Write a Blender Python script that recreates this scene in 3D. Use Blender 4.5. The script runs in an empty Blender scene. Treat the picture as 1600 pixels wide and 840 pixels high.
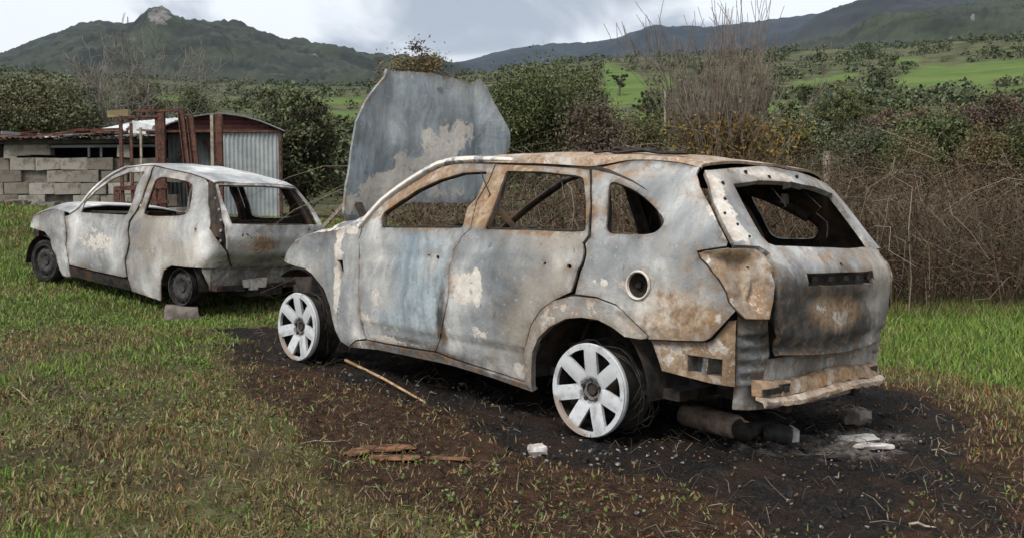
import bpy, math, random
import numpy as np
from mathutils import Matrix, Vector
from mathutils.geometry import delaunay_2d_cdt
random.seed(7); rng = np.random.default_rng(7)
scene = bpy.context.scene
COL = scene.collection
# ---------------------------------------------------------------- camera, sky, sun, exposure
FPX, PITCH, EYE = 1477.28, math.radians(3.634), 1.18          # focal length in photo pixels, tilt down, eye height
cam_d = bpy.data.cameras.new('camera'); cam = bpy.data.objects.new('camera', cam_d); COL.objects.link(cam)
cam_d.sensor_width = 36.0; cam_d.lens = FPX / 1600 * 36.0
cam_d.clip_start = 0.05; cam_d.clip_end = 30000
cam.location = (0, 0, EYE); cam.rotation_euler = (math.pi / 2 - PITCH, 0, 0)
scene.camera = cam
SUN_EL, SUN_AZ = math.radians(52), math.radians(215)           # azimuth clockwise from +Y: behind and left of the camera
world = bpy.data.worlds.new('World'); scene.world = world; world.use_nodes = True
SUN_POWER, SKY_STRENGTH = 1.5, 0.10
scene.view_settings.view_transform = 'Standard'; scene.view_settings.look = 'None'
scene.view_settings.exposure = 1.1; scene.view_settings.gamma = 1.0
sun_d = bpy.data.lights.new('sun', 'SUN'); sun_d.energy = SUN_POWER; sun_d.angle = math.radians(20); sun_d.color = (1, .96, .9)
sun = bpy.data.objects.new('sun', sun_d); COL.objects.link(sun)
sd = Vector((math.sin(SUN_AZ) * math.cos(SUN_EL), math.cos(SUN_AZ) * math.cos(SUN_EL), math.sin(SUN_EL)))
sun.rotation_euler = sd.to_track_quat('Z', 'Y').to_euler()

class NT:
    """small helper to write node trees as expressions"""
    def __init__(s, tree): s.t = tree; s.n = tree.nodes; s.l = tree.links
    def node(s, typ, **kw):
        n = s.n.new(typ)
        for k, v in kw.items(): setattr(n, k, v)
        return n
    def put(s, sock, v):
        if hasattr(v, 'is_output'): s.l.new(v, sock)
        elif isinstance(v, (tuple, list)) and len(v) == 3 and sock.type == 'RGBA': sock.default_value = (*v, 1)
        else: sock.default_value = v
    def math(s, op, a, b=0.0, clamp=False):
        n = s.node('ShaderNodeMath', operation=op, use_clamp=clamp); s.put(n.inputs[0], a); s.put(n.inputs[1], b); return n.outputs[0]
    def mix(s, f, a, b, mode='MIX'):
        n = s.node('ShaderNodeMix', data_type='RGBA', blend_type=mode); s.put(n.inputs[0], f); s.put(n.inputs[6], a); s.put(n.inputs[7], b); return n.outputs[2]
    def noise(s, vec, scale, detail=4, rough=.55, dist=0.0):
        n = s.node('ShaderNodeTexNoise'); s.put(n.inputs['Vector'], vec); s.put(n.inputs['Scale'], scale)
        s.put(n.inputs['Detail'], detail); s.put(n.inputs['Roughness'], rough); s.put(n.inputs['Distortion'], dist); return n.outputs[0]
    def voro(s, vec, scale):
        n = s.node('ShaderNodeTexVoronoi'); s.put(n.inputs['Vector'], vec); s.put(n.inputs['Scale'], scale); return n.outputs[0]
    def step(s, v, lo, hi, a=0.0, b=1.0):
        n = s.node('ShaderNodeMapRange', interpolation_type='SMOOTHSTEP'); s.put(n.inputs[0], v)
        for i, q in enumerate((lo, hi, a, b)): s.put(n.inputs[i + 1], q)
        return n.outputs[0]
    def scale(s, vec, xyz):
        n = s.node('ShaderNodeVectorMath', operation='MULTIPLY'); s.put(n.inputs[0], vec); n.inputs[1].default_value = xyz; return n.outputs[0]
    def obj(s): return s.node('ShaderNodeTexCoord').outputs['Object']
    def attr(s, name):
        n = s.node('ShaderNodeAttribute', attribute_name=name); return n
    def rnd(s): return s.node('ShaderNodeObjectInfo').outputs['Random']
def material(name, build, rough=.8, metal=0.0, spec=.3):
    m = bpy.data.materials.new(name); m.use_nodes = True
    t = NT(m.node_tree); b = m.node_tree.nodes['Principled BSDF']
    b.inputs['Roughness'].default_value = rough; b.inputs['Metallic'].default_value = metal; b.inputs['Specular IOR Level'].default_value = spec
    build(t, b); return m
def bump(t, b, h, strength=.4, dist=.02):
    n = t.node('ShaderNodeBump'); t.put(n.inputs['Height'], h); n.inputs['Strength'].default_value = strength; n.inputs['Distance'].default_value = dist
    t.l.new(n.outputs[0], b.inputs['Normal'])

# overcast sky: physical sky seen through a broken layer of pale and grey cloud
w = NT(world.node_tree); bg = world.node_tree.nodes['Background']
sky = w.node('ShaderNodeTexSky', sky_type='NISHITA', sun_disc=False, sun_elevation=SUN_EL, sun_rotation=SUN_AZ)
gen = w.node('ShaderNodeTexCoord').outputs['Generated']
sep = w.node('ShaderNodeSeparateXYZ'); w.put(sep.inputs[0], gen)
den = w.math('ADD', w.math('MAXIMUM', sep.outputs[2], 0.0), .22)
cmb = w.node('ShaderNodeCombineXYZ'); w.put(cmb.inputs[0], w.math('DIVIDE', sep.outputs[0], den)); w.put(cmb.inputs[1], w.math('DIVIDE', sep.outputs[1], den)); cmb.inputs[2].default_value = 3.7
off = w.node('ShaderNodeVectorMath', operation='ADD'); w.put(off.inputs[0], cmb.outputs[0]); off.inputs[1].default_value = (.55, .0, 0)
cl = w.noise(w.scale(off.outputs[0], (1.0, .8, 1)), 1.9, 7, .50, .6)
cloud = w.mix(w.step(cl, .40, .56), (2.35, 2.45, 2.65), (5.3, 5.35, 5.4))
w.put(bg.inputs[0], w.mix(.90, sky.outputs[0], cloud)); bg.inputs[1].default_value = SKY_STRENGTH

# ---------------------------------------------------------------- helpers
def setp(o, label=None, cat=None, group=None, kind=None):
    if label: o['label'] = label
    if cat: o['category'] = cat
    if group: o['group'] = group
    if kind: o['kind'] = kind
    return o
def link(name, me, mat=None, parent=None):
    o = bpy.data.objects.new(name, me); COL.objects.link(o)
    if mat: me.materials.append(mat)
    if parent: o.parent = parent
    return o
def empty(name, label, cat, group=None, loc=(0, 0, 0), rz=0.0):
    o = bpy.data.objects.new(name, None); COL.objects.link(o); o.empty_display_size = .2
    o.location = loc; o.rotation_euler = (0, 0, rz); return setp(o, label, cat, group)
def npmesh(name, V, F, smooth=False, col=None, attr='col'):
    """mesh from numpy: F is an (n,k) array or list of such arrays"""
    me = bpy.data.meshes.new(name); V = np.asarray(V, float)
    FL = [np.asarray(f, int) for f in (F if isinstance(F, list) else [F]) if len(f)]
    nl = sum(f.size for f in FL); nf = sum(len(f) for f in FL)
    me.vertices.add(len(V)); me.loops.add(nl); me.polygons.add(nf)
    me.vertices.foreach_set('co', V.ravel())
    me.loops.foreach_set('vertex_index', np.concatenate([f.ravel() for f in FL]).astype(np.int32))
    tot = np.concatenate([np.full(len(f), f.shape[1]) for f in FL]); st = np.concatenate([[0], np.cumsum(tot)[:-1]])
    me.polygons.foreach_set('loop_start', st.astype(np.int32))
    me.update(calc_edges=True)
    if smooth: me.polygons.foreach_set('use_smooth', np.ones(nf, bool))
    if col is not None: addcol(me, col, attr)
    me.validate(); return me
def addcol(me, col, attr='col'):
    a = me.color_attributes.new(attr, 'FLOAT_COLOR', 'POINT'); c = np.ones((len(me.vertices), 4)); col = np.asarray(col); c[:, :col.shape[1]] = col
    a.data.foreach_set('color', c.ravel())
class MB:
    """collects simple solids into one mesh"""
    def __init__(s): s.v = []; s.f = []; s.n = 0
    def add(s, V, F):
        s.v += [tuple(p) for p in V]; s.f += [tuple(i + s.n for i in f) for f in F]; s.n = len(s.v); return s
    def box(s, c, d, rot=None, jit=0.0):
        P = [Vector((x * d[0] / 2, y * d[1] / 2, z * d[2] / 2)) for x in (-1, 1) for y in (-1, 1) for z in (-1, 1)]
        if jit: P = [p + Vector([random.uniform(-jit, jit) for _ in range(3)]) for p in P]
        if rot is not None: P = [rot @ p for p in P]
        return s.add([p + Vector(c) for p in P], [(0, 1, 3, 2), (4, 6, 7, 5), (0, 4, 5, 1), (2, 3, 7, 6), (0, 2, 6, 4), (1, 5, 7, 3)])
    def tube(s, pts, r, n=8, cap=True, flat=1.0):
        pts = [Vector(p) for p in pts]; R = [float(q) for q in r] if isinstance(r, (list, tuple)) else [r] * len(pts)
        rings = []; up = Vector((0, 0, 1))
        for i, p in enumerate(pts):
            d = (pts[min(i + 1, len(pts) - 1)] - pts[max(i - 1, 0)]).normalized()
            a = d.cross(up); a = a.normalized() if a.length > 1e-3 else d.cross(Vector((1, 0, 0))).normalized(); b = a.cross(d)
            rings.append([p + R[i] * (a * math.cos(q) + b * math.sin(q) * flat) for q in (2 * math.pi * k / n for k in range(n))])
        V = [q for g in rings for q in g]; F = []
        for i in range(len(pts) - 1):
            F += [(i * n + k, i * n + (k + 1) % n, (i + 1) * n + (k + 1) % n, (i + 1) * n + k) for k in range(n)]
        if cap: F += [tuple(range(n))[::-1], tuple(range((len(pts) - 1) * n, len(pts) * n))]
        return s.add(V, F)
    def beam(s, p0, p1, w, h, up=(0, 0, 1)):
        p0 = Vector(p0); p1 = Vector(p1); d = (p1 - p0).normalized(); a = d.cross(Vector(up)).normalized(); b = a.cross(d)
        V = [p + a * (x * w / 2) + b * (y * h / 2) for p in (p0, p1) for x, y in ((-1, -1), (1, -1), (1, 1), (-1, 1))]
        return s.add(V, [(3, 2, 1, 0), (4, 5, 6, 7), (0, 1, 5, 4), (1, 2, 6, 5), (2, 3, 7, 6), (3, 0, 4, 7)])
    def lathe(s, prof, n=32, axis='y', c=(0, 0, 0), jit=0.0):
        V = []; F = []
        for i, (r, h) in enumerate(prof):
            for k in range(n):
                q = 2 * math.pi * k / n; rr = r * (1 + random.uniform(-jit, jit)); x, z = rr * math.cos(q), rr * math.sin(q)
                V.append((c[0] + x, c[1] + h, c[2] + z) if axis == 'y' else (c[0] + x, c[1] + z, c[2] + h))
        for i in range(len(prof) - 1):
            F += [(i * n + k, (i + 1) * n + k, (i + 1) * n + (k + 1) % n, i * n + (k + 1) % n) for k in range(n)]
        return s.add(V, F)
    def mesh(s, name, smooth=None):
        me = bpy.data.meshes.new(name); me.from_pydata(s.v, [], s.f); me.update()
        if smooth:
            me.polygons.foreach_set('use_smooth', np.ones(len(me.polygons), bool)); me.set_sharp_from_angle(angle=math.radians(smooth))
        return me
    def build(s, name, mat, parent=None, smooth=None): return link(name, s.mesh(name, smooth), mat, parent)
def segs(P0, P1, R0, R1, sides=4):
    """many tapered straight prisms at once -> verts, quads"""
    P0, P1 = np.asarray(P0, float), np.asarray(P1, float); R0, R1 = np.asarray(R0, float), np.asarray(R1, float); n = len(P0)
    d = P1 - P0; d /= np.maximum(np.linalg.norm(d, axis=1), 1e-9)[:, None]
    ref = np.where(np.abs(d[:, 2:3]) > .9, np.array([[1., 0, 0]]), np.array([[0, 0, 1.]]))
    a = np.cross(d, ref); a /= np.linalg.norm(a, axis=1)[:, None]; b = np.cross(a, d)
    q = np.arange(sides) * 2 * np.pi / sides
    ring = a[:, None] * np.cos(q)[None, :, None] + b[:, None] * np.sin(q)[None, :, None]
    V = np.concatenate([P0[:, None] + ring * R0[:, None, None], P1[:, None] + ring * R1[:, None, None]], 1).reshape(-1, 3)
    k = np.arange(sides); base = (np.arange(n) * 2 * sides)[:, None]
    F = np.stack([base + k, base + (k + 1) % sides, base + sides + (k + 1) % sides, base + sides + k], -1).reshape(-1, 4)
    return V, F
def quads(C, size, nrm=None, asp=.5):
    """leaf-like bent diamonds at centres C -> verts, quads"""
    n = len(C); u = rng.normal(size=(n, 3)); u /= np.linalg.norm(u, axis=1)[:, None]
    v = rng.normal(size=(n, 3)) if nrm is None else np.cross(u, nrm); v -= (v * u).sum(1)[:, None] * u; v /= np.maximum(np.linalg.norm(v, axis=1), 1e-6)[:, None]
    s = np.asarray(size)[:, None] if np.ndim(size) else np.full((n, 1), size)
    V = np.stack([C - u * s, C + v * s * asp, C + u * s, C - v * s * asp], 1).reshape(-1, 3)
    return V, np.arange(n * 4).reshape(-1, 4)
def vnoise(x, y, seed=0):
    x = np.asarray(x, float) + seed * 17.31; y = np.asarray(y, float) + seed * 9.77
    xi = np.floor(x).astype(np.int64); yi = np.floor(y).astype(np.int64); fx = x - xi; fy = y - yi
    fx = fx * fx * (3 - 2 * fx); fy = fy * fy * (3 - 2 * fy)
    def h(a, b):
        v = (a * 374761393 + b * 668265263 + seed * 1442695) & 0x7fffffff; v = ((v ^ (v >> 13)) * 1274126177) & 0x7fffffff
        return ((v ^ (v >> 16)) & 0xffff) / 65535.0
    return (h(xi, yi) * (1 - fx) + h(xi + 1, yi) * fx) * (1 - fy) + (h(xi, yi + 1) * (1 - fx) + h(xi + 1, yi + 1) * fx) * fy
def fbm(x, y, seed=0, o=4):
    s = 0; a = 1; t = 0
    for i in range(o): s = s + a * vnoise(np.asarray(x) * 2 ** i, np.asarray(y) * 2 ** i, seed + i); t += a; a *= .5
    return s / t
def sst(v, lo, hi):
    t = np.clip((np.asarray(v, float) - lo) / (hi - lo), 0, 1); return t * t * (3 - 2 * t)
def inside(px, py, poly):
    px = np.asarray(px, float); py = np.asarray(py, float); c = np.zeros(px.shape, bool); j = len(poly) - 1
    for i in range(len(poly)):
        xi, yi = poly[i]; xj, yj = poly[j]
        if yi != yj: c ^= ((yi > py) != (yj > py)) & (px < (xj - xi) * (py - yi) / (yj - yi) + xi)
        j = i
    return c
def pdist(px, py, poly):
    px = np.asarray(px, float); py = np.asarray(py, float); d = np.full(px.shape, 1e9); n = len(poly)
    for i in range(n):
        ax, ay = poly[i]; bx, by = poly[(i + 1) % n]; L = max((bx - ax) ** 2 + (by - ay) ** 2, 1e-12)
        t = np.clip(((px - ax) * (bx - ax) + (py - ay) * (by - ay)) / L, 0, 1)
        d = np.minimum(d, np.hypot(px - ax - t * (bx - ax), py - ay - t * (by - ay)))
    return d
def at(px, py, Y):
    """the place at distance Y (metres ahead of the camera) that the photograph shows at pixel (px, py)"""
    a, b = (px - 800) / FPX, (py - 420) / FPX; c, s = math.cos(PITCH), math.sin(PITCH)
    k = Y / (c - b * s); return Vector((a * k, Y, EYE + k * (-b * c - s)))

# ---------------------------------------------------------------- ground
def hill_py(px, r):
    L = np.interp(r, [0, 40, 70, 110, 180, 300, 500, 900, 3000, 9000], [330, 318, 285, 245, 205, 165, 142, 150, 250, 300])
    R = np.interp(r, [0, 40, 70, 110, 180, 300, 500, 900, 3000, 9000], [345, 318, 285, 240, 185, 135, 96, 110, 250, 300])
    k = sst(px, 500, 1000); return L * (1 - k) + R * k
def G(x, y):
    x = np.asarray(x, float); y = np.asarray(y, float); r = np.hypot(x, y)
    z = .022 - .0476 * np.clip(x, -9, 9)
    z = z + .80 * sst(y, 11.5, 17.0) * sst(-x, -2.5, 1.5) - .165 * np.exp(-((x + 3.35) ** 2 + (y - 9.7) ** 2) / 1.7)
    px = 800 + FPX * x / np.maximum(y, .3 * r + .01)
    zf = EYE + r * (326 - hill_py(px, r)) / FPX
    k = sst(r, 20, 46) * sst(y / np.maximum(r, .1), .1, .45)
    z = z * (1 - k) + zf * k
    return z + k * (fbm(x / 30, y / 30, 3) - .5) * np.minimum(r * .012, 5)
def g(x, y): return float(G(np.array([x]), np.array([y]))[0])
def onground(px, py):
    lo, hi = 1.0, 60.0
    for Y in np.arange(1.5, 40, .02):
        p = at(px, py, Y)
        if p.z <= g(p.x, p.y): return p
    return at(px, py, 20)
ASH = [(-2.7, 8.5), (-2.3, 7.4), (-1.75, 6.7), (-1.45, 6.25), (-1.0, 5.9), (-.55, 5.45), (-.25, 5.0), (-.2, 4.7), (.05, 4.45), (.35, 4.2), (.6, 3.9), (.95, 3.55), (1.7, 3.4), (2.0, 4.0), (2.35, 4.7), (2.7, 5.5), (2.75, 6.2), (2.4, 7.1), (1.2, 8.4), (.2, 9.2), (-1.2, 9.2)]
BROWN = [(-2.7, 8.4), (-2.2, 7.0), (-1.75, 6.0), (-1.45, 5.1), (-1.1, 4.35), (-.85, 3.75), (-.45, 3.35), (.3, 3.2), (1.2, 3.15), (2.1, 3.15), (2.7, 4.4), (3.15, 5.5), (3.2, 6.4), (2.6, 7.6), (0, 9.6), (-1.6, 9.6)]
PALE = [(.75, 4.6), (1.2, 4.35), (1.9, 4.5), (2.4, 5.0), (2.5, 5.5), (1.9, 5.6), (1.3, 5.2)]
def sdist(x, y, poly): d = pdist(x, y, poly); return np.where(inside(x, y, poly), d, -d)
def masks(x, y):
    n = (fbm(x * 2.2, y * 2.2, 11) - .5) * 1.1; n2 = (fbm(x * 1.1, y * 1.1, 15) - .5) * 1.6
    a = sst(sdist(x, y, ASH) + n * .75, -.18, .25); b = sst(sdist(x, y, BROWN) + n2 * .6 + n * .4, -.45, .40); p = sst(sdist(x, y, PALE) + n * .6, -.1, .35)
    return a, b, p
FIELDS = [[(940, 100), (1022, 128), (1000, 168), (945, 172)], [(1018, 118), (1060, 118), (1055, 140), (1022, 140)], [(960, 178), (1075, 170), (1060, 208), (960, 208)], [(1232, 132), (1348, 112), (1325, 126), (1240, 142)],
          [(1388, 132), (1428, 106), (1600, 96), (1760, 92), (1760, 128), (1600, 125), (1525, 135), (1430, 139)], [(1395, 95), (1432, 92), (1428, 100), (1398, 102)], [(1180, 160), (1250, 160), (1245, 186), (1180, 190)], [(1520, 140), (1660, 134), (1660, 152), (1520, 152)], [(138, 152), (210, 150), (205, 166), (150, 168)], [(235, 152), (335, 150), (330, 160), (240, 163)], [(438, 156), (575, 154), (575, 164), (450, 167)], [(500, 178), (585, 176), (585, 188), (510, 189)]]
az = np.concatenate([np.arange(-44, 44, .31), np.arange(44, 316, 4.0)]) * np.pi / 180
rr = np.concatenate([np.geomspace(.3, 2.4, 14)[:-1], np.geomspace(2.4, 18, 240)[:-1], np.geomspace(18, 800, 110)[:-1], np.geomspace(800, 9000, 24)])
A, Rr = np.meshgrid(az, rr); X = (Rr * np.sin(A)).ravel(); Y = (Rr * np.cos(A)).ravel()
Z = G(X, Y); near = sst(-np.hypot(X, Y), -19, -14)
ma, mb, mp = masks(X, Y)
Z = Z + near * ((fbm(X * 3, Y * 3, 21) - .5) * .07 + (fbm(X * 14, Y * 14, 22, 3) - .5) * .035 * (1 + ma)) 
na = len(az); ii = np.arange(len(rr) - 1)[:, None] * na; kk = np.arange(na)[None, :]
F = np.stack([ii + kk, ii + (kk + 1) % na, ii + na + (kk + 1) % na, ii + na + kk], -1).reshape(-1, 4)[:, ::-1]
ctr = len(X); V = np.concatenate([np.stack([X, Y, Z], 1), [[0, 0, g(0, 0)]]])
F3 = np.stack([np.full(na, ctr), (np.arange(na) + 1) % na, np.arange(na)], 1)
PX = 800 + FPX * X / np.maximum(Y, .01); PY = 326 - (Z - EYE) * FPX / np.maximum(Y, .01)
fld = np.zeros(len(X)); ok = (np.hypot(X, Y) > 60) & (Y > 0)
for poly in FIELDS: fld = np.maximum(fld, np.where(ok, sst(sdist(PX, PY, poly) + (fbm(PX / 9, PY / 5, 5) - .5) * 14, -3, 3), 0))
zone = np.stack([fld, sst(np.hypot(X, Y), 22, 40), np.zeros(len(X))], 1)
gm = npmesh('ground', V, [F, F3], True, np.vstack([np.stack([ma, mb, mp, near], 1), [[0, 0, 0, 1]]]), 'mask'); addcol(gm, np.vstack([zone, [[0, 0, 0]]]), 'zone')
def m_ground(t, b):
    o = t.obj(); mk = t.attr('mask'); s = t.node('ShaderNodeSeparateColor'); t.put(s.inputs[0], mk.outputs['Color'])
    zn = t.node('ShaderNodeSeparateColor'); t.put(zn.inputs[0], t.attr('zone').outputs['Color'])
    n1 = t.noise(o, 3.0, 6, .6); n2 = t.noise(o, 17, 5, .65); n3 = t.noise(o, 70, 3, .6); n4 = t.noise(o, .9, 4)
    green = t.mix(t.step(n1, .38, .62), (.080, .095, .026), (.125, .108, .048)); green = t.mix(t.step(n2, .42, .66), green, (.165, .135, .072))
    green = t.mix(t.math('MULTIPLY', t.step(n3, .50, .66), .8), green, (.030, .030, .012)); green = t.mix(t.math('MULTIPLY', t.step(t.noise(o, 38, 5, .7), .54, .66), .7), green, (.17, .145, .075)); green = t.mix(t.math('MULTIPLY', t.step(t.noise(o, 1.6, 6, .65), .50, .60), .75), green, (.062, .042, .026)); brown = t.mix(t.step(n2, .35, .62), (.026, .016, .011), (.074, .040, .023)); brown = t.mix(t.math('MULTIPLY', t.step(n3, .58, .72), .6), brown, (.17, .085, .035))
    ash = t.mix(t.step(n3, .38, .72), (.0095, .009, .0088), (.034, .030, .028)); ash = t.mix(t.math('MULTIPLY', t.step(n1, .44, .62), .8), ash, (.040, .025, .017)); ash = t.mix(t.math('MULTIPLY', t.step(n2, .54, .70), .6), ash, (.055, .050, .046))
    pale = t.mix(t.step(n2, .35, .65), (.07, .062, .055), (.20, .18, .165))
    fb = t.step(t.math('ADD', s.outputs[1], t.math('MULTIPLY', t.math('SUBTRACT', n2, .5), .7)), .35, .65)
    fa = t.step(t.math('ADD', s.outputs[0], t.math('MULTIPLY', t.math('SUBTRACT', n2, .5), .9)), .35, .65)
    fp = t.step(t.math('ADD', s.outputs[2], t.math('MULTIPLY', t.math('SUBTRACT', n2, .5), 1.1)), .30, .85)
    c = t.mix(fb, green, brown); c = t.mix(fa, c, ash); c = t.mix(fp, c, pale)
    of = t.scale(o, (.05, .05, .05)); nf = t.noise(of, 2.2, 6, .65); ng = t.noise(t.scale(o, (.05, .16, .05)), .8, 6, .65)
    scrub = t.mix(t.step(nf, .4, .6), (.040, .047, .020), (.105, .105, .05)); meadow = t.mix(t.step(ng, .35, .65), (.065, .115, .022), (.115, .16, .04))
    far = t.mix(zn.outputs[0], scrub, meadow)
    t.put(b.inputs['Base Color'], t.mix(zn.outputs[1], c, far))
    bump(t, b, t.math('ADD', n2, t.math('MULTIPLY', n3, .9)), 1.0, .04)
setp(link('ground', gm, material('ground_soil', m_ground, .95, spec=.15)), 'burnt patch of ash and scorched soil in a rough green meadow', 'ground', kind='structure')

# ---------------------------------------------------------------- hills and mountains
def m_forest(c0, c1, rock, sc):
    def f(t, b):
        o = t.obj(); o2 = t.scale(o, (1, 1, 1.6)); n1 = t.noise(o2, sc, 6, .7); n2 = t.noise(o2, sc * 5, 4, .7); n3 = t.noise(o2, sc * .22, 3)
        c = t.mix(t.step(n1, .40, .60), c0, c1); c = t.mix(t.math('MULTIPLY', t.step(n2, .5, .72), .6), c, (.012, .016, .008)); c = t.mix(t.math('MULTIPLY', t.step(n3, .5, .68), .4), c, (.05, .054, .036))
        k = t.math('MULTIPLY', t.step(n2, .45, .6), 1.0); rk = t.mix(t.step(n2, .35, .65), (.05, .048, .045), (.20, .19, .175))
        s = t.node('ShaderNodeSeparateColor'); t.put(s.inputs[0], t.attr('col').outputs['Color'])
        fr = t.step(t.math('ADD', s.outputs[0], t.math('MULTIPLY', t.math('SUBTRACT', n2, .5), .9)), .45, .6)
        fr2 = t.math('MULTIPLY', t.step(n1, .66, .72), t.math('MULTIPLY', t.step(n2, .5, .6), rock))
        t.put(b.inputs['Base Color'], t.mix(t.math('MAXIMUM', fr, fr2), c, rk))
        bump(t, b, n2, .8, 6.0 * .003 / sc * .3)
    return f
def ridge(name, label, cat, crest, D, D0, pyb, mat, amp, tree, rocks=(), n=220, rows=70, pw=.9):
    cx = np.array(crest, float); px = np.linspace(cx[0, 0], cx[-1, 0], n); pc = np.interp(px, cx[:, 0], cx[:, 1])
    t = np.concatenate([np.linspace(0, 1, rows), [1.03, 1.1, 1.3]]); PXg, T = np.meshgrid(px, t); PC = np.tile(pc, (len(t), 1))
    r = D0 + (D - D0) * T; Xg = (PXg - 800) / FPX * r
    zb = EYE + D0 * (326 - pyb) / FPX; zc = EYE + D * (326 - PC) / FPX
    tt = np.minimum(T, 1); Zg = zb - 20 * (1 - tt) ** 6 + (zc - zb) * tt ** pw - np.maximum(T - 1, 0) * (zc - zb) * 1.2
    e = np.sin(np.clip(tt, 0, 1) * np.pi)
    L = D * .11; Zg = Zg + amp * (fbm(Xg / L, r / L * .8, 31, 4) - .5) * e * 2 + amp * .8 * (np.abs(fbm(Xg / L * 1.7, r / L * .35, 35, 3) - .5)) * e
    Zg = Zg + tree * (rng.random(Zg.shape) - .3) * (T <= 1)
    rk = np.zeros(Zg.shape)
    for (rx, ry, sx, sy) in rocks:
        pyg = 326 - (Zg - EYE) * FPX / r; rk = np.maximum(rk, np.exp(-((PXg - rx) / sx) ** 2 - ((pyg - ry) / sy) ** 2))
    m = len(px); i = np.arange(len(t) - 1)[:, None] * m; k = np.arange(m - 1)[None]
    F = np.stack([i + k, i + k + 1, i + m + k + 1, i + m + k], -1).reshape(-1, 4)
    me = npmesh(name, np.stack([Xg.ravel(), r.ravel(), Zg.ravel()], 1), F, True, np.stack([rk.ravel()] * 3, 1))
    setp(link(name, me, mat), label, cat, kind='structure')
ridge('hill', 'wooded hill with a bare rocky knoll on top at the left', 'hill', [(-500, 190), (-200, 160), (-60, 122), (8, 93), (60, 70), (110, 54), (130, 46), (165, 43), (205, 49), (217, 45), (235, 32), (247, 22), (258, 20), (268, 24), (280, 38), (292, 44), (330, 45), (380, 50), (420, 62), (455, 79), (500, 81), (545, 89), (600, 101), (680, 122), (760, 140), (900, 170)], 1400, 520, 142, material('hill_scrub', m_forest((.007, .012, .009), (.034, .044, .026), .4, .022)), 42, 5, [(257, 30, 22, 15), (500, 88, 9, 2)])
ridge('mountain', 'long far blue mountain ridge behind the bare bush', 'mountain', [(300, 150), (560, 118), (700, 110), (738, 99), (770, 87), (800, 80), (860, 73), (930, 70), (1000, 58), (1080, 52), (1180, 38), (1260, 28), (1400, 26), (1600, 24)], 4300, 2500, 135, material('mountain_far', m_forest((.007, .010, .011), (.019, .024, .024), .2, .007)), 90, 8)
ridge('mountain', 'dark grey blue mountain slope rising out of the frame at the right', 'mountain', [(1060, 120), (1150, 95), (1215, 68), (1268, 30), (1310, 14), (1360, 0), (1450, -18), (1600, -36), (1800, -70), (2200, -90)], 2900, 1500, 122, material('mountain_mid', m_forest((.007, .010, .010), (.020, .024, .023), .35, .01)), 80, 6)
ridge('hill', 'dark green wooded foothill behind the bright fields at the right', 'hill', [(1080, 125), (1200, 108), (1300, 94), (1350, 70), (1425, 43), (1500, 23), (1590, 11), (1700, 0), (1900, 20), (2200, 50)], 1300, 620, 110, material('foothill', m_forest((.008, .014, .007), (.034, .044, .02), .3, .022)), 36, 5, [(1510, 32, 5, 6), (1372, 76, 3, 3)])
mast = MB(); p = at(200, 47, 1400)
for sx, sy in ((-1, -1), (1, -1), (1, 1), (-1, 1)): mast.tube([(p.x + sx * 1.1, p.y + sy * 1.1, p.z - 8), (p.x + sx * .3, p.y + sy * .3, p.z + 19)], .22, 4)
for k in range(7): mast.box((p.x, p.y, p.z - 4 + k * 3.3), (2.0 - .2 * k, 2.0 - .2 * k, .25))
mast.box((p.x, p.y, p.z + 13), (4.5, .3, .3))
setp(mast.build('antenna_mast', material('mast_grey', lambda t, b: t.put(b.inputs['Base Color'], (.25, .25, .26)))), 'thin lattice antenna mast on the hilltop beside the rocky knoll', 'mast')
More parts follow.
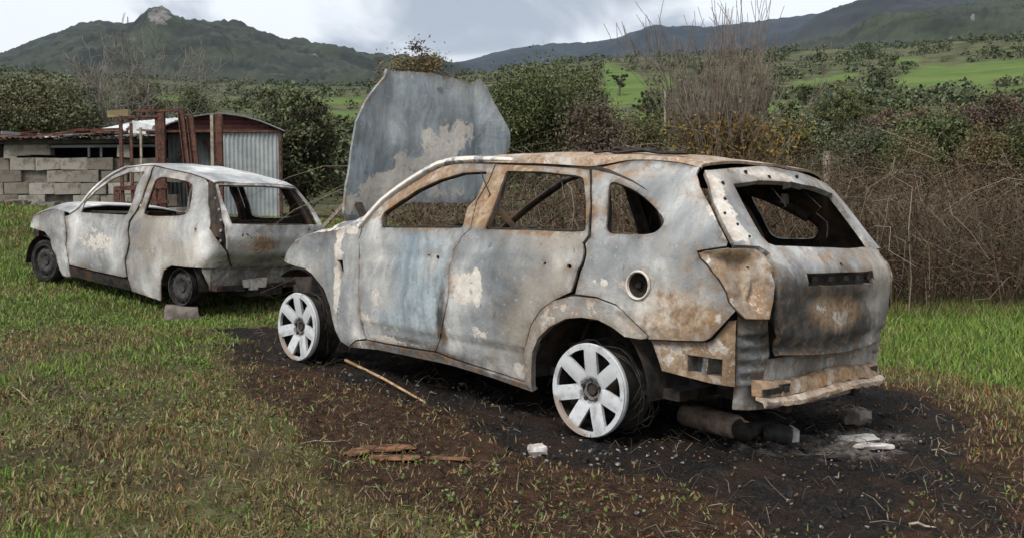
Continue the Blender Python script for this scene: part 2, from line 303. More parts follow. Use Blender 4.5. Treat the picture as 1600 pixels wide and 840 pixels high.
# ---------------------------------------------------------------- burnt car sheet metal
def m_burnt(pale):
    def f(t, b):
        o = t.obj(); sp = t.node('ShaderNodeSeparateColor'); at_ = t.attr('paint'); t.put(sp.inputs[0], at_.outputs['Color']); soot_shade = at_.outputs['Alpha']
        nz = t.node('ShaderNodeTexNoise'); t.put(nz.inputs['Vector'], o); nz.inputs['Scale'].default_value = 1.5; nz.inputs['Detail'].default_value = 3
        wp = t.node('ShaderNodeVectorMath', operation='MULTIPLY_ADD'); t.l.new(nz.outputs['Color'], wp.inputs[0]); wp.inputs[1].default_value = (.38, .38, .38); t.l.new(o, wp.inputs[2]); warp = wp.outputs[0]
        A = t.noise(t.scale(warp, (1, 1, .75)), 3.0, 9, .66); n = t.noise(o, 9, 7, .68, .4); fine = t.noise(o, 55, 4, .7); mid = t.noise(o, 24, 5, .65); big = t.noise(warp, 1.2, 5, .6)
        run = t.noise(t.scale(warp, (8, 8, 1.1)), 2.0, 6, .65)
        r = t.node('ShaderNodeValToRGB'); t.put(r.inputs[0], t.math('ADD', t.math('ADD', t.math('MULTIPLY', t.noise(warp, 1.7, 3, .5), .52), t.math('MULTIPLY', A, .36)), t.math('MULTIPLY', run, .12)))
        st = [(.37, (.12, .13, .137)), (.44, (.215, .228, .235)), (.495, (.315, .325, .326)), (.55, (.48, .48, .465)), (.60, (.72, .71, .68))]
        if pale: st = [(.37, (.165, .17, .175)), (.44, (.28, .285, .285)), (.495, (.41, .415, .41)), (.55, (.58, .578, .56)), (.60, (.80, .79, .765))]
        e = r.color_ramp.elements
        while len(e) < 5: e.new(.5)
        for q, (ps, cc) in zip(e, st): q.position = ps; q.color = (*cc, 1)
        hi = st[4][1]; c = r.outputs[0]
        c = t.mix(t.math('MULTIPLY', t.step(big, .49, .64), .52), c, (.36, .295, .215)); c = t.mix(t.math('MULTIPLY', t.step(mid, .57, .72), .35), c, (.14, .13, .12))
        bl = t.step(t.math('ADD', sp.outputs[2], t.math('MULTIPLY', t.math('SUBTRACT', A, .5), .8)), .18, .80)
        blue = t.mix(t.step(t.math('ADD', t.math('MULTIPLY', A, .5), t.math('MULTIPLY', run, .5)), .38, .62), (.18, .24, .285), (.42, .495, .53)); c = t.mix(t.math('MULTIPLY', bl, .78), c, blue)
        chip = t.noise(warp, 22, 6, .72, .3); c = t.mix(t.math('MULTIPLY', t.step(chip, .63, .67), .35), c, hi); pit = t.noise(t.scale(warp, (1, 1, .6)), 27, 6, .7, .5); c = t.mix(t.math('MULTIPLY', t.step(pit, .625, .665), .45), c, (.06, .055, .05))
        nm = t.math('SUBTRACT', t.math('ADD', t.math('MULTIPLY', n, .65), t.math('MULTIPLY', mid, .35)), .5)
        def wmask(v, k, lo_, hi_): return t.step(t.math('ADD', v, t.math('MULTIPLY', nm, k)), lo_, hi_)
        soot_shade_c = t.mix(t.step(t.math('ADD', t.math('MULTIPLY', n, .5), t.math('MULTIPLY', run, .5)), .40, .66), (.017, .0165, .016), (.075, .07, .065))
        c = t.mix(t.math('MULTIPLY', wmask(soot_shade, 1.0, .20, .62), .95), c, soot_shade_c)
        rust = t.mix(t.step(mid, .35, .65), (.42, .30, .185), (.20, .12, .065)); rust = t.mix(t.math('MULTIPLY', t.step(n, .52, .68), .75), rust, (.42, .215, .075)); rust = t.mix(t.math('MULTIPLY', t.step(fine, .56, .70), .5), rust, (.08, .055, .04))
        rust = t.mix(t.math('MULTIPLY', t.step(A, .55, .64), .45), rust, hi)
        c = t.mix(t.math('MULTIPLY', wmask(sp.outputs[0], 1.5, .22, .80), .92), c, rust)
        cream = t.mix(t.step(mid, .35, .68), (.72, .68, .62), (.58, .52, .45)); cream = t.mix(t.math('MULTIPLY', t.step(n, .60, .67), .6), cream, (.25, .22, .20)); c = t.mix(wmask(sp.outputs[1], 2.1, .43, .55), c, cream)
        c = t.mix(t.math('MULTIPLY', t.step(fine, .60, .74), .45), c, (.05, .045, .04))
        ed = t.attr('edge').outputs['Fac']; em = t.math('MULTIPLY', ed, t.step(t.math('ADD', n, t.math('MULTIPLY', mid, .4)), .50, .85), True)
        c = t.mix(t.math('MULTIPLY', em, .75), c, t.mix(t.step(mid, .45, .6), (.05, .037, .028), (.22, .13, .065)))
        t.put(b.inputs['Base Color'], c); t.put(b.inputs['Roughness'], t.step(n, .3, .7, .5, .85))
        bump(t, b, t.math('ADD', t.math('MULTIPLY', A, 1.0), t.math('MULTIPLY', mid, .35)), .5, .025)
    return f
M_SUV = material('burnt_steel', m_burnt(False), .7, 0.0, .35)
M_HATCH = material('burnt_steel_pale', m_burnt(True), .7, 0.0, .35)
def m_char(t, b):
    o = t.obj(); n = t.noise(o, 14, 6, .65); n2 = t.noise(o, 4, 4); c = t.mix(t.step(n, .35, .65), (.012, .011, .010), (.045, .038, .032)); c = t.mix(t.math('MULTIPLY', t.step(n2, .52, .68), .7), c, (.085, .045, .022)); t.put(b.inputs['Base Color'], c); bump(t, b, n, .5, .01)
M_CHAR = material('charred_metal', m_char, .85)
def m_inner(t, b):
    o = t.obj(); n = t.noise(o, 11, 6, .65); n2 = t.noise(o, 3, 4); c = t.mix(t.step(n, .35, .65), (.016, .0135, .012), (.06, .047, .037)); c = t.mix(t.math('MULTIPLY', t.step(n2, .5, .66), .6), c, (.11, .06, .03)); t.put(b.inputs['Base Color'], c); bump(t, b, n, .4, .01)
M_INNER = material('rusted_inner_metal', m_inner, .85)
def m_alloy(t, b):
    o = t.obj(); n = t.noise(o, 9, 5, .6); n2 = t.noise(o, 40, 3); c = t.mix(t.step(n, .45, .75), (.56, .575, .59), (.36, .365, .37)); c = t.mix(t.math('MULTIPLY', t.step(n2, .60, .74), .5), c, (.17, .155, .14)); rr0 = t.node('ShaderNodeVectorMath', operation='LENGTH'); t.put(rr0.inputs[0], o); c = t.mix(t.math('MULTIPLY', t.step(t.math('ADD', rr0.outputs['Value'], t.math('MULTIPLY', t.math('SUBTRACT', n2, .5), .05)), .085, .055), .85), c, (.06, .055, .05))
    s = t.node('ShaderNodeSeparateXYZ'); t.put(s.inputs[0], o); dd = t.math('ADD', t.math('SUBTRACT', t.math('MULTIPLY', s.outputs[0], .75), s.outputs[2]), t.math('MULTIPLY', t.math('SUBTRACT', n, .5), .16)); c = t.mix(t.math('MULTIPLY', t.step(dd, .215, .25), .8), c, (.30, .215, .16)); c = t.mix(t.math('MULTIPLY', t.step(t.noise(o, 15, 6, .7), .54, .66), .45), c, (.24, .225, .21))
    t.put(b.inputs['Base Color'], c)
M_ALLOY = material('scorched_white_alloy', m_alloy, .5, 0, .4)
def plain(name, c, c2=None, sc=8, rough=.85, bs=.3, lo=.38, hi=.62):
    def f(t, b):
        o = t.obj(); n = t.noise(o, sc, 5, .62); t.put(b.inputs['Base Color'], t.mix(t.step(n, lo, hi), c, c2 or c)); bump(t, b, n, bs, .15 / sc)
    return material(name, f, rough)
M_WIRE = plain('burnt_tyre_wire', (.008, .008, .008), (.035, .03, .027), 12)
M_STEELW = plain('black_steel_wheel', (.02, .02, .021), (.06, .056, .052), 9, .6)

class Shell:
    """car body surface: s runs along the side (positive), round the rear corner and across the tail; z is height"""
    def __init__(s, wz, xrz, rcz, tap, bow): s.wz, s.xrz, s.rcz = [np.array(a, float) for a in (wz, xrz, rcz)]; s.tap = tap; s.bow = bow
    def I(s, T, z): return np.interp(z, T[:, 0], T[:, 1])
    def pos(s, Q, off=0.0):
        S, z = Q[:, 0], Q[:, 1]; W = s.I(s.wz, z); X = s.I(s.xrz, z); rc = s.I(s.rcz, z); xc = X + rc; L = rc * np.pi / 2
        x = xc + np.maximum(S, 0); y = W * s.tap(x); w0 = W * s.tap(xc); ph = np.clip(-S / rc, 0, np.pi / 2)
        k = np.clip((-S - L) / (w0 - rc), 0, 1); a, b = S >= 0, (S < 0) & (S >= -L)
        nx = np.where(a, 0, -np.sin(ph)); ny = np.where(a, 1, np.cos(ph))
        P = np.stack([np.where(a, x, np.where(b, xc - rc * np.sin(ph), X - s.bow * (1 - (1 - k) ** 2))), np.where(a, y, np.where(b, w0 - rc * (1 - np.cos(ph)), (w0 - rc) * (1 - k))), z], 1)
        return P + np.stack([nx, ny, 0 * nx], 1) * np.asarray(off).reshape(-1, 1) if np.ndim(off) else P + np.stack([nx, ny, 0 * nx], 1) * off
    def sc(s, z):
        W = s.I(s.wz, z); X = s.I(s.xrz, z); rc = s.I(s.rcz, z); return -(W * s.tap(X + rc) - rc + rc * np.pi / 2)
    def tail(s, Q, off=0.0):
        v, z = Q[:, 0], Q[:, 1]; P = s.pos(np.stack([s.sc(z) * (1 - np.abs(v)), z], 1), off); P[:, 1] *= np.where(v < 0, -1, 1); return P
def chaikin(p, it=2):
    p = [tuple(q) for q in p]
    for _ in range(it):
        r = []
        for i in range(len(p)):
            a, b = p[i], p[(i + 1) % len(p)]; r += [(.75 * a[0] + .25 * b[0], .75 * a[1] + .25 * b[1]), (.25 * a[0] + .75 * b[0], .25 * a[1] + .75 * b[1])]
        p = r
    return p
def rounded(p, r=.022):
    o = []
    for i in range(len(p)):
        a, b, c = np.array(p[i - 1]), np.array(p[i]), np.array(p[(i + 1) % len(p)]); u_, v_ = a - b, c - b; lu, lv = np.hypot(*u_), np.hypot(*v_)
        cosang = -(u_ @ v_) / max(lu * lv, 1e-9)
        if cosang > .93: o.append(tuple(b)); continue
        k = min(r, lu * .4, lv * .4); A_, B_ = b + u_ / lu * k, b + v_ / lv * k; o += [tuple(A_), tuple((A_ + B_ + 2 * b) / 4), tuple(B_)]
    return o
def dense(p, st):
    r = []
    for i in range(len(p)):
        a, b = np.array(p[i]), np.array(p[(i + 1) % len(p)]); n = max(1, int(np.hypot(*(b - a)) / st)); r += [tuple(a + (b - a) * k / n) for k in range(n)]
    return r
def shrink(p, d):
    a = np.array(p); area = sum(a[i - 1, 0] * a[i, 1] - a[i, 0] * a[i - 1, 1] for i in range(len(a)))
    e = np.roll(a, -1, 0) - np.roll(a, 1, 0); n = np.stack([-e[:, 1], e[:, 0]], 1); n /= np.maximum(np.linalg.norm(n, axis=1), 1e-9)[:, None]
    return a + n * d * (1 if area > 0 else -1)
def wob(P, amp, seed=0):
    r = np.random.default_rng(seed); s = 0
    for k in range(7):
        d = r.normal(size=3) * (2.0 + 1.6 * k); s = s + np.sin(P @ d + r.uniform(0, 6.3)) / (1 + .45 * k)
    return amp * s
def weights(P, blobs, base):
    W = np.tile(np.array(base, float), (len(P), 1))
    for (x, y, z, rs, rz, c, st) in blobs:
        d = (np.hypot(P[:, 0] - x, P[:, 1] - y) / rs) ** 2 + ((P[:, 2] - z) / rz) ** 2
        W[:, c] = np.maximum(W[:, c], st * np.exp(-d * .8)) if st > 0 else W[:, c]
    return W
class Car:
    def __init__(s, shell, mat, blobs, root, base=(0, 0, 0, 0)): s.sh, s.mat, s.blobs, s.root, s.base = shell, mat, blobs, root, base
    def panel(s, name, outline, holes=(), fmap=None, off=0.0, th=.014, gr=.04, dent=.004, inset=.003, mirror=False, mat=None, disp=None, base=None, parent=None, seed=1, out_dir=None):
        fmap = fmap or s.sh.pos
        out = shrink(dense(outline, gr * .75), inset); hs = [np.array(dense(h, gr * .6)) for h in holes]
        pts = list(out); ed = [(i, (i + 1) % len(out)) for i in range(len(out))]
        for h in hs:
            b = len(pts); pts += list(h); ed += [(b + i, b + (i + 1) % len(h)) for i in range(len(h))]
        lo, hi = out.min(0), out.max(0)
        gx, gy = np.meshgrid(np.arange(lo[0], hi[0], gr), np.arange(lo[1], hi[1], gr)); gx = gx.ravel() + rng.uniform(-.2, .2, gx.size) * gr; gy = gy.ravel() + rng.uniform(-.2, .2, gy.size) * gr
        k = inside(gx, gy, out) & (pdist(gx, gy, out) > gr * .55)
        for h in hs: k &= ~inside(gx, gy, h) & (pdist(gx, gy, h) > gr * .5)
        pts += list(np.stack([gx[k], gy[k]], 1))
        r = delaunay_2d_cdt([Vector((float(p[0]), float(p[1]))) for p in pts], ed, [], 0, 1e-6)
        Q = np.array([tuple(v) for v in r[0]]); T = np.array([f for f in r[2] if len(f) == 3]); c = Q[T].mean(1)
        k = inside(c[:, 0], c[:, 1], out)
        for h in hs: k &= ~inside(c[:, 0], c[:, 1], h)
        T = T[k]
        o = off if disp is None else off + disp(Q)
        P = fmap(Q, o)
        dd = pdist(Q[:, 0], Q[:, 1], out)
        for h in hs: dd = np.minimum(dd, pdist(Q[:, 0], Q[:, 1], h))
        return s.thick(name, P, T, th, dent, mirror, mat, base, parent, seed, out_dir, np.exp(-dd / .028))
    def thick(s, name, P, T, th=.014, dent=.004, mirror=False, mat=None, base=None, parent=None, seed=1, out=None, edge=None):
        def nrm(P):
            fn = np.cross(P[T[:, 1]] - P[T[:, 0]], P[T[:, 2]] - P[T[:, 0]]); N = np.zeros_like(P)
            for k in range(3): np.add.at(N, T[:, k], fn)
            return fn, N / np.maximum(np.linalg.norm(N, axis=1), 1e-12)[:, None]
        fn, N = nrm(P); cen = P[T].mean(1)
        ref = (cen - np.array([1.0, 0, .6])) if out is None else np.tile(np.array(out, float), (len(cen), 1))
        if (fn * ref).sum() < 0: T = T[:, ::-1]; N = -N
        P = P + N * wob(P, dent, seed)[:, None]; fn, N = nrm(P)
        e = np.concatenate([T[:, [0, 1]], T[:, [1, 2]], T[:, [2, 0]]]); key = np.sort(e, 1); _, inv, cnt = np.unique(key, axis=0, return_inverse=True, return_counts=True); be = e[cnt[inv.ravel()] == 1]
        n = len(P); Pin = P - N * th
        V = np.concatenate([P, Pin, P[be[:, 0]], P[be[:, 1]], Pin[be[:, 1]], Pin[be[:, 0]]]); m = len(be); k = np.arange(m) + 2 * n
        FT = np.concatenate([T, T[:, ::-1] + n]); FQ = np.stack([k + m, k, k + 3 * m, k + 2 * m], 1)
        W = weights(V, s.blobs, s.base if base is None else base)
        if getattr(s, 'frame_z', None) and base is None: W[:, 0] = np.maximum(W[:, 0], (.66 + .25 * np.sin(V[:, 0] * 9 + V[:, 2] * 5)) * sst(V[:, 2], s.frame_z - .02, s.frame_z + .03) * sst(V[:, 0], -.05, .45))
        if getattr(s, 'frame_z', None) and base is None and edge is not None: ee_ = np.concatenate([edge, edge, np.ones(4 * m)]); W[:, 3] = np.maximum(W[:, 3], .42 * ee_ * sst(V[:, 2], .95, 1.05))
        if mirror: V = V * np.array([1, -1, 1]); V[:, 1] *= 1 - .055 * sst(-V[:, 0], .1, .7); FT = FT[:, ::-1]; FQ = FQ[:, ::-1]
        me = npmesh(name, V, [FT, FQ], False, W, 'paint')
        if edge is not None: ee = np.concatenate([edge, edge, np.ones(4 * m)]); addcol(me, np.stack([ee, ee, ee], 1), 'edge')
        sm = np.zeros(len(me.polygons), bool); sm[:len(FT)] = True; me.polygons.foreach_set('use_smooth', sm)
        o = link(name, me, mat or s.mat, parent or s.root)
        if (mat or s.mat) in (M_SUV, M_HATCH):                             # the inside of a panel is bare scorched steel
            me.materials.append(M_INNER); mi = np.zeros(len(me.polygons), np.int32); mi[len(T):2 * len(T)] = 1; me.polygons.foreach_set('material_index', mi)
        return o
    def loft(s, name, rows, th=.014, dent=.004, mat=None, base=None, parent=None, seed=1, out=(0, 0, 1)):
        R = np.array(rows); a, b = R.shape[:2]; P = R.reshape(-1, 3); i = np.arange(a - 1)[:, None] * b; k = np.arange(b - 1)[None]
        A, B, C, D = (i + k).ravel(), (i + k + 1).ravel(), (i + b + k + 1).ravel(), (i + b + k).ravel()
        return s.thick(name, P, np.concatenate([np.stack([A, B, C], 1), np.stack([A, C, D], 1)]), th, dent, False, mat, base, parent, seed, out)
    def strip(s, name, pts, r, base=None, flat=1.0, n=8, mat=None, mirror=False, parent=None):
        m = MB().tube([(p[0], -p[1] if mirror else p[1], p[2]) for p in pts], r, n, True, flat); me = m.mesh(name, 50)
        addcol(me, weights(np.array(m.v) * np.array([1, -1 if mirror else 1, 1]), s.blobs, s.base if base is None else base), 'paint'); return link(name, me, mat or s.mat, parent or s.root)
    def paintmesh(s, name, mb, base=None, mat=None, parent=None, smooth=40):
        me = mb.mesh(name, smooth); addcol(me, weights(np.array(mb.v), s.blobs, s.base if base is None else base), 'paint'); return link(name, me, mat or s.mat, parent or s.root)
def res(pts, n):
    """resample a polyline to n points"""
    p = np.array(pts, float); d = np.concatenate([[0], np.cumsum(np.linalg.norm(np.diff(p, axis=0), axis=1))]); q = np.linspace(0, d[-1], n); return np.stack([np.interp(q, d, p[:, k]) for k in range(p.shape[1])], 1)
def roofrows(edge, crest, n=13, e=2.6):
    """rows from the left edge over the crown to the right edge"""
    rows = []
    for (x, y, z), zc in zip(edge, crest):
        t = np.linspace(0, np.pi, n); c = np.cos(t); sg = np.sign(c) * np.abs(c) ** (2 / e); h = np.sin(t) ** (2 / e); rows.append(np.stack([np.full(n, x), y * sg, z + (zc - z) * h], 1))
    return rows
# ---------------------------------------------------------------- measured outlines: (s, height) in metres
SUV_T = {
    'front_door': [(2.676, 0.906), (2.655, 0.798), (2.616, 0.461), (2.586, 0.357), (2.547, 0.253), (2.349, 0.254), (2.090, 0.261), (1.858, 0.269), (1.793, 0.394), (1.752, 0.594), (1.765, 0.784), (1.744, 0.891), (1.685, 0.973), (1.583, 1.029), (1.537, 1.192), (1.429, 1.317), (1.364, 1.420), (1.590, 1.424), (1.731, 1.416), (1.847, 1.399), (1.978, 1.356), (2.110, 1.299), (2.281, 1.225), (2.418, 1.154), (2.537, 1.066), (2.639, 0.979)],
    'front_door_hole': [(2.437, 0.993), (2.418, 1.083), (2.266, 1.161), (2.082, 1.246), (1.873, 1.315), (1.654, 1.362), (1.435, 1.372), (1.548, 1.199), (1.612, 1.155), (1.652, 1.030)],
    'rear_door': [(1.364, 1.420), (1.429, 1.317), (1.537, 1.192), (1.583, 1.029), (1.685, 0.973), (1.744, 0.891), (1.765, 0.784), (1.752, 0.594), (1.793, 0.394), (1.858, 0.269), (1.701, 0.252), (1.346, 0.225), (1.088, 0.204), (1.097, 0.394), (1.065, 0.531), (1.009, 0.622), (0.918, 0.687), (0.811, 0.738), (0.790, 0.794), (0.778, 0.851), (0.749, 0.903), (0.738, 0.995), (0.689, 1.036), (0.661, 1.265), (0.637, 1.388), (0.731, 1.399), (0.984, 1.411), (1.224, 1.420)],
    'rear_door_hole': [(1.282, 1.381), (0.990, 1.375), (0.741, 1.355), (0.691, 1.345), (0.705, 1.058), (0.796, 1.050), (1.141, 1.040), (1.464, 1.030), (1.408, 1.132), (1.339, 1.276)],
    'quarter': [(0.627, 1.392), (0.652, 1.265), (0.680, 1.037), (0.729, 0.995), (0.741, 0.903), (0.770, 0.852), (0.781, 0.795), (0.793, 0.730), (0.653, 0.727), (0.523, 0.701), (0.423, 0.641), (0.306, 0.572), (0.303, 0.553), (0.136, 0.568), (-0.001, 0.583), (-0.031, 0.602), (-0.095, 0.693), (-0.130, 0.740), (-0.096, 0.776), (-0.081, 0.819), (-0.038, 0.877), (-0.007, 0.913), (0.050, 0.965), (0.051, 0.997), (-0.032, 1.013), (-0.104, 1.026), (-0.115, 1.047), (-0.085, 1.122), (-0.053, 1.231), (-0.031, 1.309), (-0.033, 1.370), (-0.060, 1.404), (0.051, 1.429), (0.203, 1.443), (0.347, 1.443), (0.501, 1.418)],
    'quarter_hole': [(0.582, 1.055), (0.562, 1.166), (0.539, 1.267), (0.511, 1.333), (0.423, 1.307), (0.359, 1.282), (0.297, 1.240), (0.242, 1.184), (0.204, 1.136), (0.230, 1.100), (0.291, 1.064), (0.437, 1.059)],
    'flare': [(1.083, 0.205), (1.095, 0.394), (1.063, 0.531), (1.006, 0.622), (0.918, 0.687), (0.801, 0.721), (0.653, 0.724), (0.522, 0.698), (0.422, 0.638), (0.309, 0.571), (0.307, 0.556), (0.339, 0.548), (0.435, 0.549), (0.519, 0.587), (0.608, 0.613), (0.717, 0.614), (0.822, 0.595), (0.930, 0.537), (1.001, 0.468), (1.029, 0.389), (1.031, 0.276), (1.029, 0.158)],
    'fender': [(2.676, 0.906), (2.659, 0.798), (2.620, 0.461), (2.589, 0.356), (2.553, 0.256), (2.653, 0.234), (2.733, 0.178), (2.832, 0.201), (2.895, 0.274), (2.952, 0.434), (3.045, 0.545), (3.196, 0.635), (3.310, 0.667), (3.423, 0.672), (3.531, 0.682), (3.588, 0.697), (3.565, 0.759), (3.494, 0.828), (3.360, 0.886), (3.212, 0.921), (3.036, 0.943), (2.898, 0.959), (2.777, 0.998), (2.688, 1.023), (2.643, 0.991)],
    'vent_hole': [(2.903, 0.755), (2.844, 0.760), (2.824, 0.684), (2.853, 0.681)],
    'rocker': [(2.734, 0.176), (2.646, 0.231), (2.547, 0.246), (2.349, 0.247), (2.090, 0.252), (1.858, 0.261), (1.701, 0.244), (1.346, 0.218), (1.088, 0.199), (1.034, 0.157), (1.348, 0.187), (1.730, 0.204), (2.092, 0.206), (2.418, 0.201)],
    'lamp': [(0.048, 0.994), (-0.031, 1.010), (-0.107, 1.023), (-0.178, 1.028), (-0.257, 1.025), (-0.307, 0.997), (-0.314, 0.920), (-0.329, 0.862), (-0.330, 0.788), (-0.309, 0.702), (-0.175, 0.704), (-0.133, 0.743), (-0.099, 0.776), (-0.084, 0.819), (-0.041, 0.878), (-0.010, 0.913), (0.047, 0.965)],
    'lower': [(0.306, 0.550), (0.136, 0.565), (-0.002, 0.580), (-0.035, 0.600), (-0.099, 0.690), (-0.138, 0.696), (-0.184, 0.376), (0.007, 0.387), (0.227, 0.403)],
    'lower_hole': [(0.096, 0.505), (-0.096, 0.507), (-0.104, 0.421), (0.084, 0.422)],
    'corner': [(-0.139, 0.732), (-0.178, 0.698), (-0.311, 0.696), (-0.364, 0.697), (-0.418, 0.525), (-0.393, 0.410), (-0.306, 0.379), (-0.187, 0.377)],
    'tail_left': [(-0.065, 1.391), (-0.062, 1.233), (-0.094, 1.122), (-0.124, 1.047), (-0.118, 1.032), (-0.272, 1.031), (-0.325, 1.003), (-0.331, 0.926), (-0.345, 0.862), (-0.364, 0.697), (-0.422, 0.525)],
    'tail_hole': [(-0.235, 1.323), (-0.267, 1.223), (-0.302, 1.138), (-0.333, 1.079), (-0.367, 1.050), (-0.410, 1.039)],
}

HATCH_T = {
    'door': [(2.516, 0.801), (2.399, 0.643), (2.173, 0.386), (2.139, 0.247), (1.638, 0.222), (1.126, 0.210), (1.079, 0.223), (1.132, 0.486), (1.314, 0.730), (1.329, 0.828), (1.287, 0.901), (1.229, 0.966), (1.078, 1.179), (0.969, 1.321), (0.921, 1.451), (1.128, 1.442), (1.359, 1.403), (1.612, 1.313), (1.838, 1.209), (2.058, 1.091), (2.213, 0.968), (2.285, 0.898), (2.412, 0.831)],
    'door_hole': [(2.227, 0.865), (1.825, 0.878), (1.395, 0.894), (1.207, 1.213), (1.049, 1.381), (1.357, 1.353), (1.615, 1.277), (1.970, 1.117), (2.190, 0.984)],
    'quarter': [(0.904, 1.444), (0.947, 1.322), (1.056, 1.180), (1.206, 0.961), (1.272, 0.895), (1.305, 0.823), (1.298, 0.732), (1.117, 0.487), (1.063, 0.217), (1.016, 0.063), (0.752, 0.036), (0.523, 0.015), (0.497, 0.221), (0.443, 0.352), (0.332, 0.419), (0.118, 0.423), (-0.086, 0.433), (-0.260, 0.435), (-0.425, 0.439), (-0.297, 0.544), (-0.203, 0.633), (-0.115, 0.709), (0.048, 0.849), (0.074, 1.085), (0.014, 1.307), (0.054, 1.345), (0.261, 1.382), (0.577, 1.415)],
    'quarter_hole': [(1.119, 0.899), (1.097, 0.988), (0.968, 1.178), (0.837, 1.341), (0.523, 1.325), (0.247, 1.295), (0.278, 1.202), (0.341, 1.069), (0.395, 0.987), (0.464, 0.944)],
    'lamp': [(0.000, 1.301), (-0.068, 1.292), (-0.073, 0.967), (-0.200, 0.658), (-0.122, 0.710), (0.039, 0.850)],
    'fender': [(2.529, 0.800), (2.412, 0.642), (2.186, 0.385), (2.152, 0.245), (2.148, 0.116), (2.207, 0.095), (2.324, 0.098), (2.374, 0.169), (2.424, 0.325), (2.626, 0.511), (2.849, 0.591), (3.030, 0.601), (3.174, 0.621), (3.194, 0.683), (3.181, 0.739), (3.074, 0.793), (2.947, 0.832), (2.763, 0.875), (2.553, 0.858)],
    'sill': [(2.141, 0.231), (1.640, 0.207), (1.128, 0.196), (1.081, 0.208), (1.028, 0.062), (1.428, 0.075), (1.781, 0.095), (2.148, 0.116)],
    'tail_left': [(-0.073, 1.306), (-0.086, 0.968), (-0.220, 0.644), (-0.326, 0.536), (-0.441, 0.438)],
    'tail_hole': [(-0.097, 1.294), (-0.113, 1.109), (-0.186, 0.908)],
    'lowside': [(-0.090, 0.423), (-0.265, 0.425), (-0.430, 0.428), (-0.409, 0.286), (-0.339, 0.198), (-0.205, 0.224), (-0.152, 0.306)],
}

HOOD = [(0.799, 1.071), (0.813, 1.260), (0.785, 1.481), (0.763, 1.702), (0.677, 1.843), (0.572, 1.966), (0.486, 2.053), (0.460, 2.110), (0.396, 2.101), (0.232, 2.119), (0.049, 2.134), (-0.209, 2.126), (-0.397, 2.111), (-0.463, 2.159), (-0.521, 2.117), (-0.600, 1.997), (-0.686, 1.885), (-0.766, 1.776), (-0.774, 1.659), (-0.665, 1.437), (-0.568, 1.280), (-0.387, 1.177), (-0.134, 1.172), (0.150, 1.166), (0.347, 1.127), (0.472, 1.072), (0.628, 1.023), (0.759, 1.006)]
